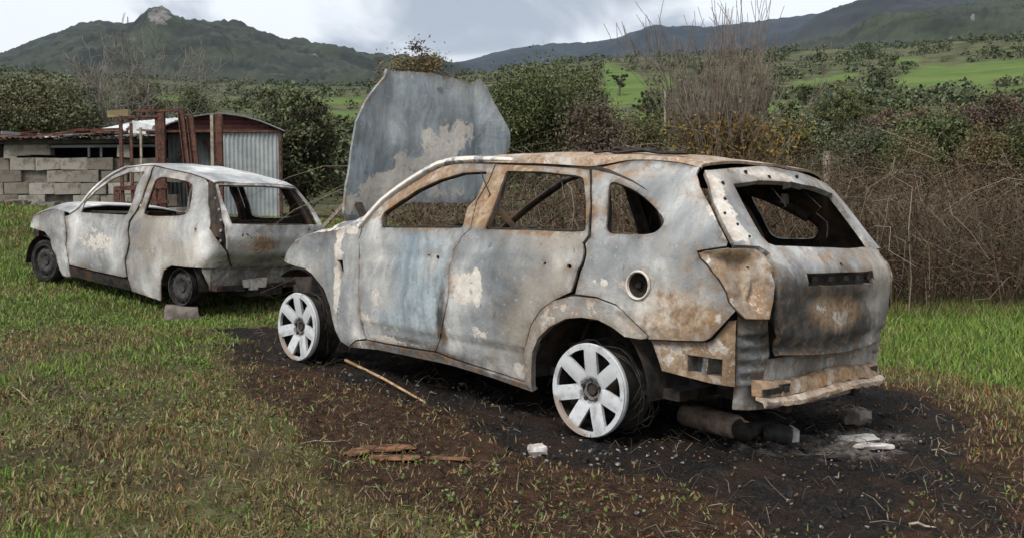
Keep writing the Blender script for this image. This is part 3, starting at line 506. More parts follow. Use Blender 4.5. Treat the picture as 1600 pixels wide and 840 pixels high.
# paint and scorch marks, a painted highlight above the rear wheel, painted shade atop the lamp pocket: x, y, z, reach along, reach up, kind (0 rust 1 pale 2 blue 3 soot), strength
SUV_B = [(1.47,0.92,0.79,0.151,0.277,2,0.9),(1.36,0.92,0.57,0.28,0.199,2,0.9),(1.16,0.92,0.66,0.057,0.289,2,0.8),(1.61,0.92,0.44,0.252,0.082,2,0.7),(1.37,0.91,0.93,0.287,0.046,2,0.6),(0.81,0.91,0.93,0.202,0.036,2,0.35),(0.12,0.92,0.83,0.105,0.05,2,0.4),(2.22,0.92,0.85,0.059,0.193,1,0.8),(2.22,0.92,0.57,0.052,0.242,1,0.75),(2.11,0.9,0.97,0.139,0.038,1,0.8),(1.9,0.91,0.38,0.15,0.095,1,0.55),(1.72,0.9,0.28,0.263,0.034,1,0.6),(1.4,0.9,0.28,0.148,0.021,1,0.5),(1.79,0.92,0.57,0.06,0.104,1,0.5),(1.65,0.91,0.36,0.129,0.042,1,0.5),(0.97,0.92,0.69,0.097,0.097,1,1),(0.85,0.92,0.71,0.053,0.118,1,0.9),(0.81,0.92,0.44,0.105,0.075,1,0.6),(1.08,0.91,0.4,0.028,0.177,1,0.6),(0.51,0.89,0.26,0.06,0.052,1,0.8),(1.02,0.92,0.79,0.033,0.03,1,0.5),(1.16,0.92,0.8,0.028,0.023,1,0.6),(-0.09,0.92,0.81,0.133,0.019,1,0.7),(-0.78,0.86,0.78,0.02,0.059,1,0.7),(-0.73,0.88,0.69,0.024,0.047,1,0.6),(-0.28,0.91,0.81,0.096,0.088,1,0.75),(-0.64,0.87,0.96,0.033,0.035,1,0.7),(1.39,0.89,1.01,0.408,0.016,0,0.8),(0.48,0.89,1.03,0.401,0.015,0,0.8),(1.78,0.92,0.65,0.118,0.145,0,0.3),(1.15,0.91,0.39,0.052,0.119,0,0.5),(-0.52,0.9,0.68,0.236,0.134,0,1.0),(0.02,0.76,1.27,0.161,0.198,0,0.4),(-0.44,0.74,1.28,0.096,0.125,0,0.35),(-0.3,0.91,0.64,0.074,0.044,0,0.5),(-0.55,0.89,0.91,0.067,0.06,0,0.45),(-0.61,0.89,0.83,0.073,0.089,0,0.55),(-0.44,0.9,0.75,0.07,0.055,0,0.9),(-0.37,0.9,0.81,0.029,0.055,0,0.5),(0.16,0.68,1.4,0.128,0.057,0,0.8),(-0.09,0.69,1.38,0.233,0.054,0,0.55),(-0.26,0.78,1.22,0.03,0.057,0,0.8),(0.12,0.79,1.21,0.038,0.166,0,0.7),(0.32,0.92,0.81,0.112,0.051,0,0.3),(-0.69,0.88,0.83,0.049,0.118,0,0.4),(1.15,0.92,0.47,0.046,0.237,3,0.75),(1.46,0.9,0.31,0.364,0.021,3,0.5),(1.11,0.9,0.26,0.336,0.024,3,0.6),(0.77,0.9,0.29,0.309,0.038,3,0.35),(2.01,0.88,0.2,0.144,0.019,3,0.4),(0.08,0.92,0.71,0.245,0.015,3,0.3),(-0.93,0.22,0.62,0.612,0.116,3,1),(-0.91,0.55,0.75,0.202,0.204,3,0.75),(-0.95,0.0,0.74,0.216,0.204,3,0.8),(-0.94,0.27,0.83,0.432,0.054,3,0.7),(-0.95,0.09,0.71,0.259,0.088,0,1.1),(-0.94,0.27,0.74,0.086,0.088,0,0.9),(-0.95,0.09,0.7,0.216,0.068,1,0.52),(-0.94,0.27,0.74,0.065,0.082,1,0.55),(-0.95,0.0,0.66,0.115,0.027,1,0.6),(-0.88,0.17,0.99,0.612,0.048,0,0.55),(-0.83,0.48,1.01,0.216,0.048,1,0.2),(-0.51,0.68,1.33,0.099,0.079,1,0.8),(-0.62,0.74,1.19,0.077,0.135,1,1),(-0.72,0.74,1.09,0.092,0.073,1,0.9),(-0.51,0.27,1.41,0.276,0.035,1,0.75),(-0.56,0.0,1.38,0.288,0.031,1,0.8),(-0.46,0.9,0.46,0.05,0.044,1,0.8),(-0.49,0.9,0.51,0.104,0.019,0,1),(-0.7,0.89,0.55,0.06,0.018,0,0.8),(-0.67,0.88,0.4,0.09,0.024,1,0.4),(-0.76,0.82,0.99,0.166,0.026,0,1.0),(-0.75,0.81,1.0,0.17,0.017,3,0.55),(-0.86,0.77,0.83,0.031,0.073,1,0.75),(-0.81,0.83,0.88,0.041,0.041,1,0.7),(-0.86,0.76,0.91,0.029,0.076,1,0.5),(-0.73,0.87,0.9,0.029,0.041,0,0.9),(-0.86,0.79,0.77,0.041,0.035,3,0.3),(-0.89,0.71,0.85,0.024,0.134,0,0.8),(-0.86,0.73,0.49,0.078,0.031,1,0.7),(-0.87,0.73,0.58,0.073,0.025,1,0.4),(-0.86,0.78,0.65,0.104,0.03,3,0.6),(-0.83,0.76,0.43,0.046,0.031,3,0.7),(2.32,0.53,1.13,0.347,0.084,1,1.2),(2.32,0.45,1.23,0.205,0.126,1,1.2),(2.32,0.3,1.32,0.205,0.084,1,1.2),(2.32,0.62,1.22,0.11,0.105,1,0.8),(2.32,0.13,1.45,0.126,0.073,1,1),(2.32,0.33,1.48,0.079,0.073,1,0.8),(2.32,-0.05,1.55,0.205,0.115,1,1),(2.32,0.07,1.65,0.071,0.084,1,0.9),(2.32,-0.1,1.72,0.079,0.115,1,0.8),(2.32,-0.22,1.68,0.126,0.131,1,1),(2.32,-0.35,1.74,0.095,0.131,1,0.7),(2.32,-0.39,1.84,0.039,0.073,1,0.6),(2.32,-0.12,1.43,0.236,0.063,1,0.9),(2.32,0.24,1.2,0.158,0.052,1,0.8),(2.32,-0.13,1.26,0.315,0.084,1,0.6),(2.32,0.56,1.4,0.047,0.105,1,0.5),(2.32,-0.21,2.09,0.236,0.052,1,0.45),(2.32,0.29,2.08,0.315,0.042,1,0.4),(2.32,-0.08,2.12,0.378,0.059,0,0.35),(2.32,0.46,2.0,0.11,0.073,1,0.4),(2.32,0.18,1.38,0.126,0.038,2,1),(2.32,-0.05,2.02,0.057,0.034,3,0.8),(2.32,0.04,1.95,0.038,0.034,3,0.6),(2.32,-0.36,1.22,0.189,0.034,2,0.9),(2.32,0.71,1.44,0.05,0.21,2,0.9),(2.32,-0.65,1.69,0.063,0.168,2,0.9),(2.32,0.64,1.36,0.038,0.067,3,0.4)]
HATCH_B = [(-0.65,0.27,0.7,0.267,0.098,0,1.0),(-0.66,0.31,0.77,0.306,0.167,0,0.45),(0.37,0.83,0.56,0.096,0.096,0,0.6),(0.51,0.8,0.83,0.105,0.081,0,0.3),(1.39,0.83,0.56,0.396,0.188,1,0.6),(1.76,0.83,0.62,0.181,0.103,0,0.3),(0.0,0.66,1.2,0.077,0.261,1,0.3),(-0.5,0.65,1.03,0.028,0.256,1,0.6),(-0.63,0.0,0.61,0.02,0.075,1,0.3),(-0.41,0.58,0.39,0.092,0.055,1,0.3),(1.88,0.82,0.35,0.127,0.308,2,0.4),(1.31,0.81,0.8,0.45,0.042,2,0.3),(0.87,0.76,-0.02,0.442,0.026,2,0.3)]
# ---------------------------------------------------------------- the burnt estate car in front
def car_matrix(R, t): return Matrix([[R[0][0], R[0][1], R[0][2], t[0]], [R[1][0], R[1][1], R[1][2], t[1]], [R[2][0], R[2][1], R[2][2], t[2] + EYE], [0, 0, 0, 1]])
suv = empty('burnt_estate_car', 'burnt grey estate car with white alloy wheels and raised bonnet on a patch of ash', 'car')
suv.matrix_world = car_matrix(((-.7132765, -.6992691, .0475326), (.7000579, -.7140861, -.0000745), (.0339945, .0332224, .9988697)), (1.0193284, 5.4803073, -1.2056675))
tapS = lambda x: 1 - .05 * np.clip((x - 2.0) / 1.4, 0, 2) ** 2 - .05 * np.clip((.3 - x) / 1.1, 0, 2) ** 2
shS = Shell([(.05, .84), (.12, .86), (.2, .885), (.35, .91), (.55, .925), (.75, .925), (.9, .915), (1.0, .895), (1.05, .878), (1.12, .842), (1.2, .80), (1.35, .715), (1.42, .665), (1.5, .60)],
            [(.05, -.80), (.27, -.83), (.5, -.865), (.7, -.89), (.88, -.89), (.95, -.86), (1.04, -.77), (1.2, -.64), (1.345, -.53), (1.5, -.38)], [(.05, .2), (.9, .22), (1.05, .16), (1.2, .12), (1.5, .10)], tapS, .06)
S = Car(shS, M_SUV, SUV_B, suv, (.05, .08, .12, 0)); S.frame_z = 1.035; T = SUV_T
tan = (.5, .3, 0, .05); sooty = (.15, 0, 0, .8); rusty = (.75, .15, 0, .2)
def ell(cx, cz, rx, rz, n=28): return [(cx + rx * math.cos(q), cz + rz * math.sin(q)) for q in (2 * math.pi * k / n for k in range(n))]
fuel = ell(.395, .812, .066, .063)
def crease(Q):
    s_, z_ = Q[:, 0], Q[:, 1]; zl = .375 + .01 * np.sin(s_ * 2); zu = .79 + .055 * (2.65 - s_)
    return -.016 * sst(zl - z_, -.012, .014) + .006 * sst(zu - z_, -.010, .012) - .010 * np.exp(-((z_ - zl) / .010) ** 2) - .004 * np.exp(-((z_ - zu) / .010) ** 2)
for mir in (False, True):
    fdo = [q_ for q_ in T['front_door'] if q_[1] < 1.035] if mir else T['front_door']                # the far door has lost its window frame
    fd = S.panel('front_door', fdo, ([] if mir else [rounded(T['front_door_hole'])]) + [ell(1.885, .845, .014, .012, 10), ell(1.965, .85, .009, .008, 8)], mirror=mir, seed=3, dent=.003, gr=.024, disp=crease)
    rd = S.panel('rear_door', T['rear_door'], [rounded(T['rear_door_hole']), ell(.835, .87, .016, .013, 10), ell(1.01, .872, .010, .009, 8)], mirror=mir, seed=4, dent=.003, gr=.024, disp=crease)
    for nm_, ho_ in (('front_door_hole', fd), ('rear_door_hole', rd))[int(mir):]:
        P = shS.pos(np.array(dense(rounded(T[nm_]), .05)), -.030); P = np.vstack([P, P[:1]]); m = MB().tube([(a, -b if mir else b, c) for a, b, c in P], .013, 5, False); m.build('window_channel', M_CHAR, ho_, 60)
    qp = S.panel('rear_quarter_panel', T['quarter'], [chaikin(T['quarter_hole'], 2)] + ([] if mir else [fuel]), mirror=mir, seed=5, gr=.035)
    fl = S.panel('wheel_arch_lip', T['flare'], (), off=.012, mirror=mir, seed=6, gr=.03, th=.035, dent=.002, base=(.38, .38, .1, .1))
    fe = S.panel('front_fender', T['fender'], [T['vent_hole']], mirror=mir, seed=7, gr=.035)
    ro = S.panel('sill', T['rocker'], (), off=.004, mirror=mir, seed=8, gr=.03, th=.05, base=(.3, .1, .1, .45))
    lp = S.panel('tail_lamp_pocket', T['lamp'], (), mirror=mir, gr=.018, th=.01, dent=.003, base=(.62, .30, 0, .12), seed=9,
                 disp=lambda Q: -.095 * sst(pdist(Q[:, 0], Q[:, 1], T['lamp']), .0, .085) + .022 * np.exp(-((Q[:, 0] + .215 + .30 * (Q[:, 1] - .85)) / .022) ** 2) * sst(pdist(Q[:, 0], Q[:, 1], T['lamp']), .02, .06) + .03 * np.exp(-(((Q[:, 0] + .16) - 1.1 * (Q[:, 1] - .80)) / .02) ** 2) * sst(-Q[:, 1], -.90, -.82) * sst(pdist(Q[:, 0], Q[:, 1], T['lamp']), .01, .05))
    lo = S.panel('lower_quarter', T['lower'], [T['lower_hole']], off=-.03, mirror=mir, gr=.03, base=(.85, .40, 0, .1), seed=10)
    for s_, z_ in ((-.045, .945), (-.075, .90), (-.23, .93), (-.12, .86)): q = shS.pos(np.array([[s_, z_]]), -.088)[0]; MB().lathe([(.011, -.01), (.010, .008), (0, .008)], 8, 'y', (q[0], q[1] * (-1 if mir else 1), q[2])).build('bulb_hole', M_CHAR, lp)
    MBx = MB(); sgn = -1 if mir else 1
    for q in ((.096, -.1, .505, .421),):
        P = shS.pos(np.array([[q[0], q[2]], [q[1], q[2]], [q[1], q[3]], [q[0], q[3]]]), -.035); Pi = shS.pos(np.array([[q[0], q[2]], [q[1], q[2]], [q[1], q[3]], [q[0], q[3]]]), -.12)
        V = [(p[0], p[1] * sgn, p[2]) for p in np.concatenate([P, Pi])]; MBx.add(V, [(0, 1, 5, 4), (1, 2, 6, 5), (2, 3, 7, 6), (3, 0, 4, 7), (4, 5, 6, 7)])
        a = shS.pos(np.array([[.012, .503], [-.018, .503], [-.018, .423], [.012, .423]]), -.03); MBx.add([(p[0], p[1] * sgn, p[2]) for p in a], [(0, 1, 2, 3)])
    S.paintmesh('lamp_vent_box', MBx, (.3, .3, 0, .5), parent=lo)
    co = S.panel('corner_panel', T['corner'], (), off=-.045, mirror=mir, gr=.02, base=(.3, .25, 0, .45), seed=11, disp=lambda Q: .014 * np.sin(Q[:, 1] * 2 * np.pi / .062) * sst(pdist(Q[:, 0], Q[:, 1], T['corner']), .01, .03))
    # window channel strips, A pillar, cant rail
    ap = [(2.66, .985), (2.45, 1.15), (2.30, 1.235), (2.14, 1.31), (1.99, 1.372), (1.86, 1.418), (1.72, 1.438), (1.56, 1.446), (1.36, 1.446), (1.15, 1.440), (.95, 1.428)]
    P = shS.pos(np.array(ap), -.012); P[:, 0] += .02 * sst(P[:, 0], 1.0, 1.5); P = res(P, 22)
    if mir: P = res(np.array([(2.47, .84, .93), (2.41, .82, .985), (2.0, .725, 1.20), (1.58, .635, 1.39), (1.36, .63, 1.44), (1.1, .62, 1.44)]), 22)
    S.strip('windscreen_pillar', P, [.034] * 12 + list(np.linspace(.034, .012, 10)), (.35, .55, 0, 0), .8, mat=M_INNER if mir else None, mirror=mir)
    P = shS.pos(np.array([(1.60, 1.425), (1.364, 1.425), (.984, 1.418), (.70, 1.402), (.52, 1.36), (.40, 1.315), (.30, 1.26), (.22, 1.19)]), -.045); S.strip('cant_rail', res(P, 18), .035, rusty, 1.0, mat=M_INNER, mirror=mir)
    P = shS.pos(np.array([(1.62, .45), (1.62, .95), (1.53, 1.15), (1.40, 1.36), (1.36, 1.425)]), -.07); S.strip('middle_pillar', res(P, 10), .05, rusty, .8, mat=M_INNER, mirror=mir)
    P = shS.pos(np.array([(.67, .6), (.67, 1.0), (.645, 1.2), (.63, 1.38)]), -.07); S.strip('rear_pillar', res(P, 8), .055, rusty, .8, mat=M_INNER, mirror=mir)
    # inner door skins close the body below the waistline
    inn = S.panel('inner_skin', [(2.95, .26), (2.93, .95), (2.62, .965), (1.6, 1.00), (.72, 1.005), (.05, 1.0), (-.02, .62), (.30, .60), (.43, .66), (.53, .72), (.65, .745), (.80, .74), (.92, .70), (1.02, .63), (1.08, .53), (1.11, .40), (1.11, .22)], (), off=-.075, th=.01, gr=.09, mirror=mir, mat=M_INNER, seed=12)
    # wheel wells
    for cx, r0 in ((.03, .385), (2.76, .40)):
        wl = MB(); n = 18
        a0 = .95 if cx > 1 else -.02; pr = [a0 + (math.pi + .02 - a0) * k / n for k in range(n + 1)]
        V = []
        for yy in (.885, .52):
            V += [(cx + r0 * math.cos(q), sgn * yy, .25 + r0 * math.sin(q)) for q in pr]
        F_ = [(k, k + 1, n + 2 + k, n + 1 + k) for k in range(n)]; V.append((cx, sgn * .52, .25)); F_ += [(n + 1 + k, n + 2 + k, 2 * n + 2) for k in range(n)]
        wl.add(V, F_); wl.build('wheel_well', M_CHAR, suv, 60)
# roof
edge = shS.pos(np.array([(1.62, 1.434), (1.364, 1.430), (1.17, 1.424), (.984, 1.420), (.80, 1.414), (.627, 1.404), (.501, 1.421), (.347, 1.446), (.203, 1.446), (.051, 1.432), (-.055, 1.407)]))
edge = res(edge, 34); cr = np.interp(edge[:, 0], [-.45, -.3, 0, .4, .9, 1.15, 1.35], [1.452, 1.478, 1.508, 1.522, 1.515, 1.502, 1.478])
rows = roofrows(edge, cr, 17, 2.7)
for k, r_ in enumerate(rows):                                            # the tail end of the roof bows backwards
    f = sst(-k, -33, -33 + 14) if False else max(0, (k - 24) / 9) ** 2; r_[:, 0] -= .07 * f * (1 - (r_[:, 1] / .7) ** 2)
    f = max(0, (6 - k) / 6) ** 2; r_[:, 0] += .09 * f * (1 - (r_[:, 1] / .7) ** 2)
S.loft('roof', rows, base=(.66, .30, 0, .06), seed=13, dent=.005)
def roofz(x, y):
    i = int(np.argmin(np.abs(edge[:, 0] - x))); e_ = 2.7; c = min(1, abs(y) / edge[i, 1]) ** (e_ / 2); return edge[i, 2] + (cr[i] - edge[i, 2]) * (1 - c * c) ** (1 / e_)
for pts, wd in (((( .30, .60), (-.12, .57), (-.28, .55)), .018), (((1.05, .05), (.75, .0)), .03), (((.33, .40), (.10, .30)), .03), (((1.27, -.35), (1.2, -.55)), .03)):
    q = res(np.array(pts), 8); m = MB().tube([(a, b, roofz(a, b) + .012 + .006 * math.sin(k * 2.1)) for k, (a, b) in enumerate(q)], [wd * random.uniform(.6, 1.1) for _ in q], 6, True, .55); m.build('roof_rail_remnant', M_CHAR, suv)
for mir in (False, True):                                                 # ledge between fender and bonnet opening
    a_ = res(shS.pos(np.array([(3.45, .85), (3.36, .886), (3.21, .921), (3.04, .943), (2.90, .959), (2.78, .998), (2.68, 1.024)])), 14); sg = -1 if mir else 1; a_[:, 1] *= sg
    rows = [np.stack([p_ + np.array([.0, -sg * .20 * q_ , .035 * math.sin(q_ * 2.2) + .05 * q_ * (p_[0] < 2.4) - (.09 * q_ if mir else 0)]) for q_ in np.linspace(0, 1, 6)]) for p_ in a_]
    S.loft('fender_ledge', rows, th=.012, dent=.004, base=(.1, .45, .1, 0) if not mir else (.3, 0, 0, .6), seed=17)
# bonnet standing on its hinges
hz = np.array(HOOD)
def hoodmap(Q, off=0.0):
    y, z = Q[:, 0], Q[:, 1]; u = (z - 1.1) / 1.0; x = 2.32 + .05 * (1 - (y / .8) ** 2) - .03 * np.sin(u * 3.0) + .035 * np.exp(-((np.abs(y) - .52 + .12 * u) / .06) ** 2) + .01
    return np.stack([x - off, y, z], 1)
S.panel('bonnet', [tuple(q) for q in hz], (), fmap=lambda Q, o: hoodmap(Q, 0) - np.stack([np.full(len(Q), 1.) * o, 0 * Q[:, 0], 0 * Q[:, 0]], 1) if np.ndim(o) else hoodmap(Q, 0), th=.02, dent=.007, gr=.03, base=(0, .05, .55, 0), seed=14, out_dir=(-1, 0, .1))
# bonnet hinges and cowl, firewall, engine bay
for s_ in (1, -1): MB().beam((2.32, s_ * .70, 1.14), (2.10, s_ * .74, .93), .05, .03).build('bonnet_hinge', M_INNER, suv)
m = MB().box((2.12, 0, .72), (.06, 1.62, .52)).box((2.2, 0, .955), (.30, 1.60, .05)); m.build('firewall', M_CHAR, suv)
for s_ in (1, -1): MB().lathe([(.02, .14), (.10, .12), (.13, 0), (.13, -.25)], 14, 'z', (2.72, s_ * .56, .82)).build('strut_tower', M_INNER, suv, 40)
m = MB().box((3.02, .45, .60), (.4, .3, .35), jit=.03); m.build('gearbox', M_INNER, suv)
m = MB(); m.box((3.0, -.15, .55), (.55, .75, .42), jit=.03).box((2.95, -.12, .80), (.42, .30, .10), jit=.02); m.build('engine', M_INNER, suv, 40)
m = MB().beam((3.30, -.60, .74), (3.30, .60, .74), .08, .06).beam((3.34, -.52, .42), (3.34, .52, .42), .08, .11).box((3.26, 0, .58), (.04, .7, .32))
for s_ in (1, -1): m.beam((3.30, s_ * .50, .74), (3.33, s_ * .48, .42), .06, .06)
m.build('radiator_crossmember', M_INNER, suv)
# tailgate: v runs from +1 (left corner) over 0 (middle) to -1
def tov(pts): return [(1 - s_ / float(shS.sc(z_)), z_) for s_, z_ in pts]
L = tov(T['tail_left']); Lh = tov(T['tail_hole'])
L = [(v * .985, z_) for v, z_ in L]; RK = .95
topm = [(.62, 1.420), (.3, 1.444), (0, 1.450)]
out_ = L[::-1] + topm + [(-v, z_) for v, z_ in (topm[:-1])[::-1]] + [(-v * RK, z_) for v, z_ in L] + [(-.3, .508), (0, .50), (.3, .508)]
Lh[0] = (Lh[0][0], 1.332); hl = Lh[::-1] + [(Lh[0][0] * .6, 1.362), (0, 1.372)]; hole_ = hl + [(-v, z_) for v, z_ in hl[:-1][::-1]] + [(0, 1.036)]
def tailmap(Q, o=0.0): return shS.tail(Q, 0.0) - np.stack([np.full(len(Q), 1.) * o * 0, 0 * Q[:, 0], 0 * Q[:, 0]], 1) + np.stack([-np.asarray(o) * np.ones(len(Q)), 0 * Q[:, 0], 0 * Q[:, 0]], 1)
def tdisp(Q):
    v, z_ = Q[:, 0], Q[:, 1]; r = .012 * np.exp(-((z_ - 1.02) / .018) ** 2) - .018 * np.exp(-((z_ - .56) / .02) ** 2) + .010 * np.exp(-((z_ - .615) / .02) ** 2)
    return r - .014 * sst(-np.maximum(np.abs(v - .055) - .40, np.abs(z_ - .70) * 2.2 - .20) , -.06, .02) * (z_ < .84)
pr_ = [(.42, .853), (.42, .915), (-.30, .918), (-.30, .850)]
tg = S.panel('tailgate', out_, [hole_, pr_, ell(.06, .952, .022, .012, 10)], fmap=tailmap, disp=tdisp, gr=.03, th=.03, dent=.003, base=(.30, .12, 0, .12), seed=15)
pm = MB(); P0 = shS.tail(np.array(pr_)); pm.add([tuple(p + np.array([.028, 0, 0])) for p in P0] + [tuple(p) for p in P0], [(0, 1, 2, 3), (0, 4, 5, 1), (1, 5, 6, 2), (2, 6, 7, 3), (3, 7, 4, 0)])
for k in range(5):
    v = .34 - .15 * k; q = shS.tail(np.array([[v, .885]]))[0]; pm.box((q[0] + .018, q[1], q[2]), (.02, .03, .022))
pm.build('plate_recess', M_CHAR, tg)
q = shS.tail(np.array([[.0, 1.335]]))[0]; MB().box((q[0] - .01, q[1] + .06, q[2] + .01), (.05, .10, .03), jit=.006).box((q[0] + .03, q[1] + .05, q[2] - .06), (.03, .02, .05), jit=.006).build('wiper_spindle', M_CHAR, tg)
for v_, z_ in ((.83, 1.25), (.80, 1.13), (.74, 1.075), (.80, 1.33), (.5, 1.40), (.86, 1.18), (-.2, 1.405), (.25, 1.385)):
    q = shS.tail(np.array([[v_, z_]]))[0]; MB().lathe([(.011, -.004), (.010, .006), (0, .007)], 8, 'z', (0, 0, 0)).build('bolt', M_CHAR, tg).matrix_local = Matrix.Translation(q) @ Matrix.Rotation(math.radians(-68), 4, 'Y')
# rear valance and crash beam
S.panel('rear_valance', [(.80, .50), (.80, .26), (.4, .235), (-.4, .235), (-.80, .26), (-.80, .50), (-.3, .49), (.3, .49)], (), fmap=lambda Q, o=0.0: shS.tail(Q, -.05), gr=.04, base=(.45, .35, 0, .3), seed=16, dent=.012)
bm_ = MB(); ys = np.linspace(.70, -.58, 26); 
def beam_strip(prof, jx, jz):
    m = MB(); V = []; n = len(prof)
    for k, y_ in enumerate(ys):
        xx = -.842 - .05 * (1 - (y_ / .7) ** 2); sag = -.010 * math.sin(k * .33)
        for (a, b_) in prof: V.append((xx + a + random.uniform(-jx, jx), y_, b_ + sag + random.uniform(-jz, jz)))
    return m.add(V, [(k * n + j, k * n + (j + 1) % n, (k + 1) * n + (j + 1) % n, (k + 1) * n + j) for k in range(len(ys) - 1) for j in range(n)] + [tuple(range(n)), tuple(range((len(ys) - 1) * n, len(ys) * n))])
cb = S.paintmesh('crash_beam', beam_strip([(.03, .405), (-.004, .402), (-.016, .372), (-.022, .335), (.02, .33)], .004, .006), (.85, .05, 0, .45)); S.paintmesh('beam_lip', beam_strip([(.0, .336), (-.030, .330), (-.058, .318), (-.060, .298), (-.046, .290), (-.03, .308), (.0, .312)], .006, .006), (.65, .33, 0, .25), parent=cb)
for y_, w_ in ((.62, .13), (.50, .03)): MB().box((-.862 - .04 * (1 - (y_ / .7) ** 2), y_, .356), (.03, w_, .026)).build('beam_socket', M_CHAR, cb)
for y_ in (.5, -.5): MB().beam((-.88, y_, .33), (-.55, y_, .36), .09, .10).build('beam_bracket', M_INNER, suv)
# fuel filler: pale ring, cup and two dark pipes
m = MB(); c_ = shS.pos(np.array([[.395, .812]]))[0]
n = 28
for rr_, dy in ((.074, .003), (.070, .012), (.060, .004), (.058, -.05), (.0, -.055)): pass
m.lathe([(.074, .001), (.070, .010), (.064, .008), (.061, -.008)], n, 'y', tuple(c_)); fr = S.paintmesh('fuel_filler_ring', m, (.1, .85, 0, 0))
m = MB().lathe([(.060, -.005), (.056, -.05), (.045, -.06), (.0, -.06)], 24, 'y', tuple(c_)); m.build('filler_cup', M_INNER, fr, 40)
for dx in (.028, -.030): MB().lathe([(.020, -.045), (.020, -.038), (.014, -.040), (.0, -.043)], 14, 'y', (c_[0] + dx, c_[1], c_[2] + (.002 if dx > 0 else -.004))).build('filler_neck', M_WIRE, fr)
# floor, seats, dashboard frame
m = MB().box((.90, 0, .27), (2.7, 1.50, .05)).box((1.0, 0, .33), (2.2, .26, .12)).box((-.6, 0, .36), (.34, 1.0, .05)).beam((-.72, -.75, .42), (-.72, .75, .42), .10, .06); m.build('floor_pan', M_CHAR, suv)
def seat(x, y, wd, h):
    m = MB()
    for s_ in (-1, 1):
        m.tube([(x + .42, y + s_ * wd / 2, .40), (x + .05, y + s_ * wd / 2, .42), (x - .10, y + s_ * wd / 2, h - .15), (x - .13, y + s_ * wd * .42, h)], .016, 6)
    m.tube([(x - .13, y - wd * .42, h), (x - .13, y + wd * .42, h)], .016, 6)
    for k in range(6): z_ = .48 + (h - .58) * k / 5; m.tube([(x + .02 - .13 * k / 5, y - wd / 2, z_), (x + .04 - .13 * k / 5, y, z_ - .01), (x + .02 - .13 * k / 5, y + wd / 2, z_)], .005, 4)
    for k in range(5): m.tube([(x + .05 + .08 * k, y - wd / 2, .41), (x + .05 + .08 * k, y + wd / 2, .41)], .006, 4)
    m.box((x + .2, y, .335), (.4, wd * .8, .07)); return m.build('seat_frame', M_INNER, suv)
seat(1.15, .38, .46, .92); seat(1.15, -.38, .46, .92); seat(.25, .35, .58, .90); seat(.25, -.42, .46, .90)
m = MB().tube([(1.93, -.78, .86), (1.93, .78, .86)], .035, 8).beam((1.93, .05, .86), (1.9, .05, .32), .10, .05).beam((1.96, -.40, .80), (1.96, .05, .80), .22, .16); m.build('dashboard_frame', M_INNER, suv)
m = MB(); cw = Vector((1.66, .38, .88)); tl = Matrix.Rotation(math.radians(65), 3, 'Y')
m.tube([cw + tl @ Vector((.17 * math.cos(q), .17 * math.sin(q), 0)) for q in (2 * math.pi * k / 20 for k in range(21))], .011, 6, False); m.tube([cw, (1.93, .38, .80)], .022, 6)
for q in (.4, 2.7, 4.7): m.tube([cw, cw + tl @ Vector((.17 * math.cos(q), .17 * math.sin(q), 0))], .010, 5)
m.build('steering_wheel', M_CHAR, suv)
for pts in (((1.0, .80, 1.36), (.9, .78, 1.15), (.82, .82, 1.03)), ((.45, .70, 1.33), (.42, .70, 1.2), (.5, .72, 1.08)), ((-.55, .15, 1.33), (-.6, .1, 1.22), (-.5, .02, 1.12)), ((-.5, -.3, 1.33), (-.62, -.33, 1.2), (-.66, -.3, 1.08)), ((1.7, .5, .92), (1.5, .3, .98), (1.3, .35, .85)), ((.6, -.5, 1.38), (.55, -.35, 1.15), (.7, -.3, .95))):
    MB().tube(res(np.array(pts), 7) + np.random.default_rng(3).normal(size=(7, 3)) * .012, .004, 4).build('hanging_wire', M_CHAR, suv)
# wheels
RIM = .243
def alloy_face():
    n = 72; out_ = [(RIM * .985 * math.cos(2 * math.pi * k / n), RIM * .985 * math.sin(2 * math.pi * k / n)) for k in range(n)]; hs = []
    for k in range(7):
        a = math.pi / 2 + (k + .5) * 2 * math.pi / 7; hw = math.pi / 7; ap_ = .037 / math.sin(hw); da = hw - math.asin(.037 / .213)
        arc = [(.213 * math.cos(a + q), .213 * math.sin(a + q)) for q in np.linspace(-da, da, 7)]
        h = [(ap_ * math.cos(a) * 1.02, ap_ * math.sin(a) * 1.02)] + arc; h = dense(h, .02); hs.append(chaikin(h, 1))
    hs.append([(.040 * math.cos(2 * math.pi * k / 20), .040 * math.sin(2 * math.pi * k / 20)) for k in range(20)])
    return out_, hs
fo, fh = alloy_face()
def facemap(Q, o=0.0):
    r = np.hypot(Q[:, 0], Q[:, 1]); th = np.arctan2(Q[:, 1], Q[:, 0]) - math.pi / 2; ph = (th / (2 * math.pi / 7)) % 1.0; d = np.minimum(ph, 1 - ph) * 2 * math.pi / 7 * r
    y = -.030 * (1 - sst(r, .03, .235)) + .003 * np.cos(np.clip(d / .045, 0, 1) * math.pi) * (r > .06) * (r < .21) - .012 * (r < .065)
    return np.stack([Q[:, 0], y, Q[:, 1]], 1)
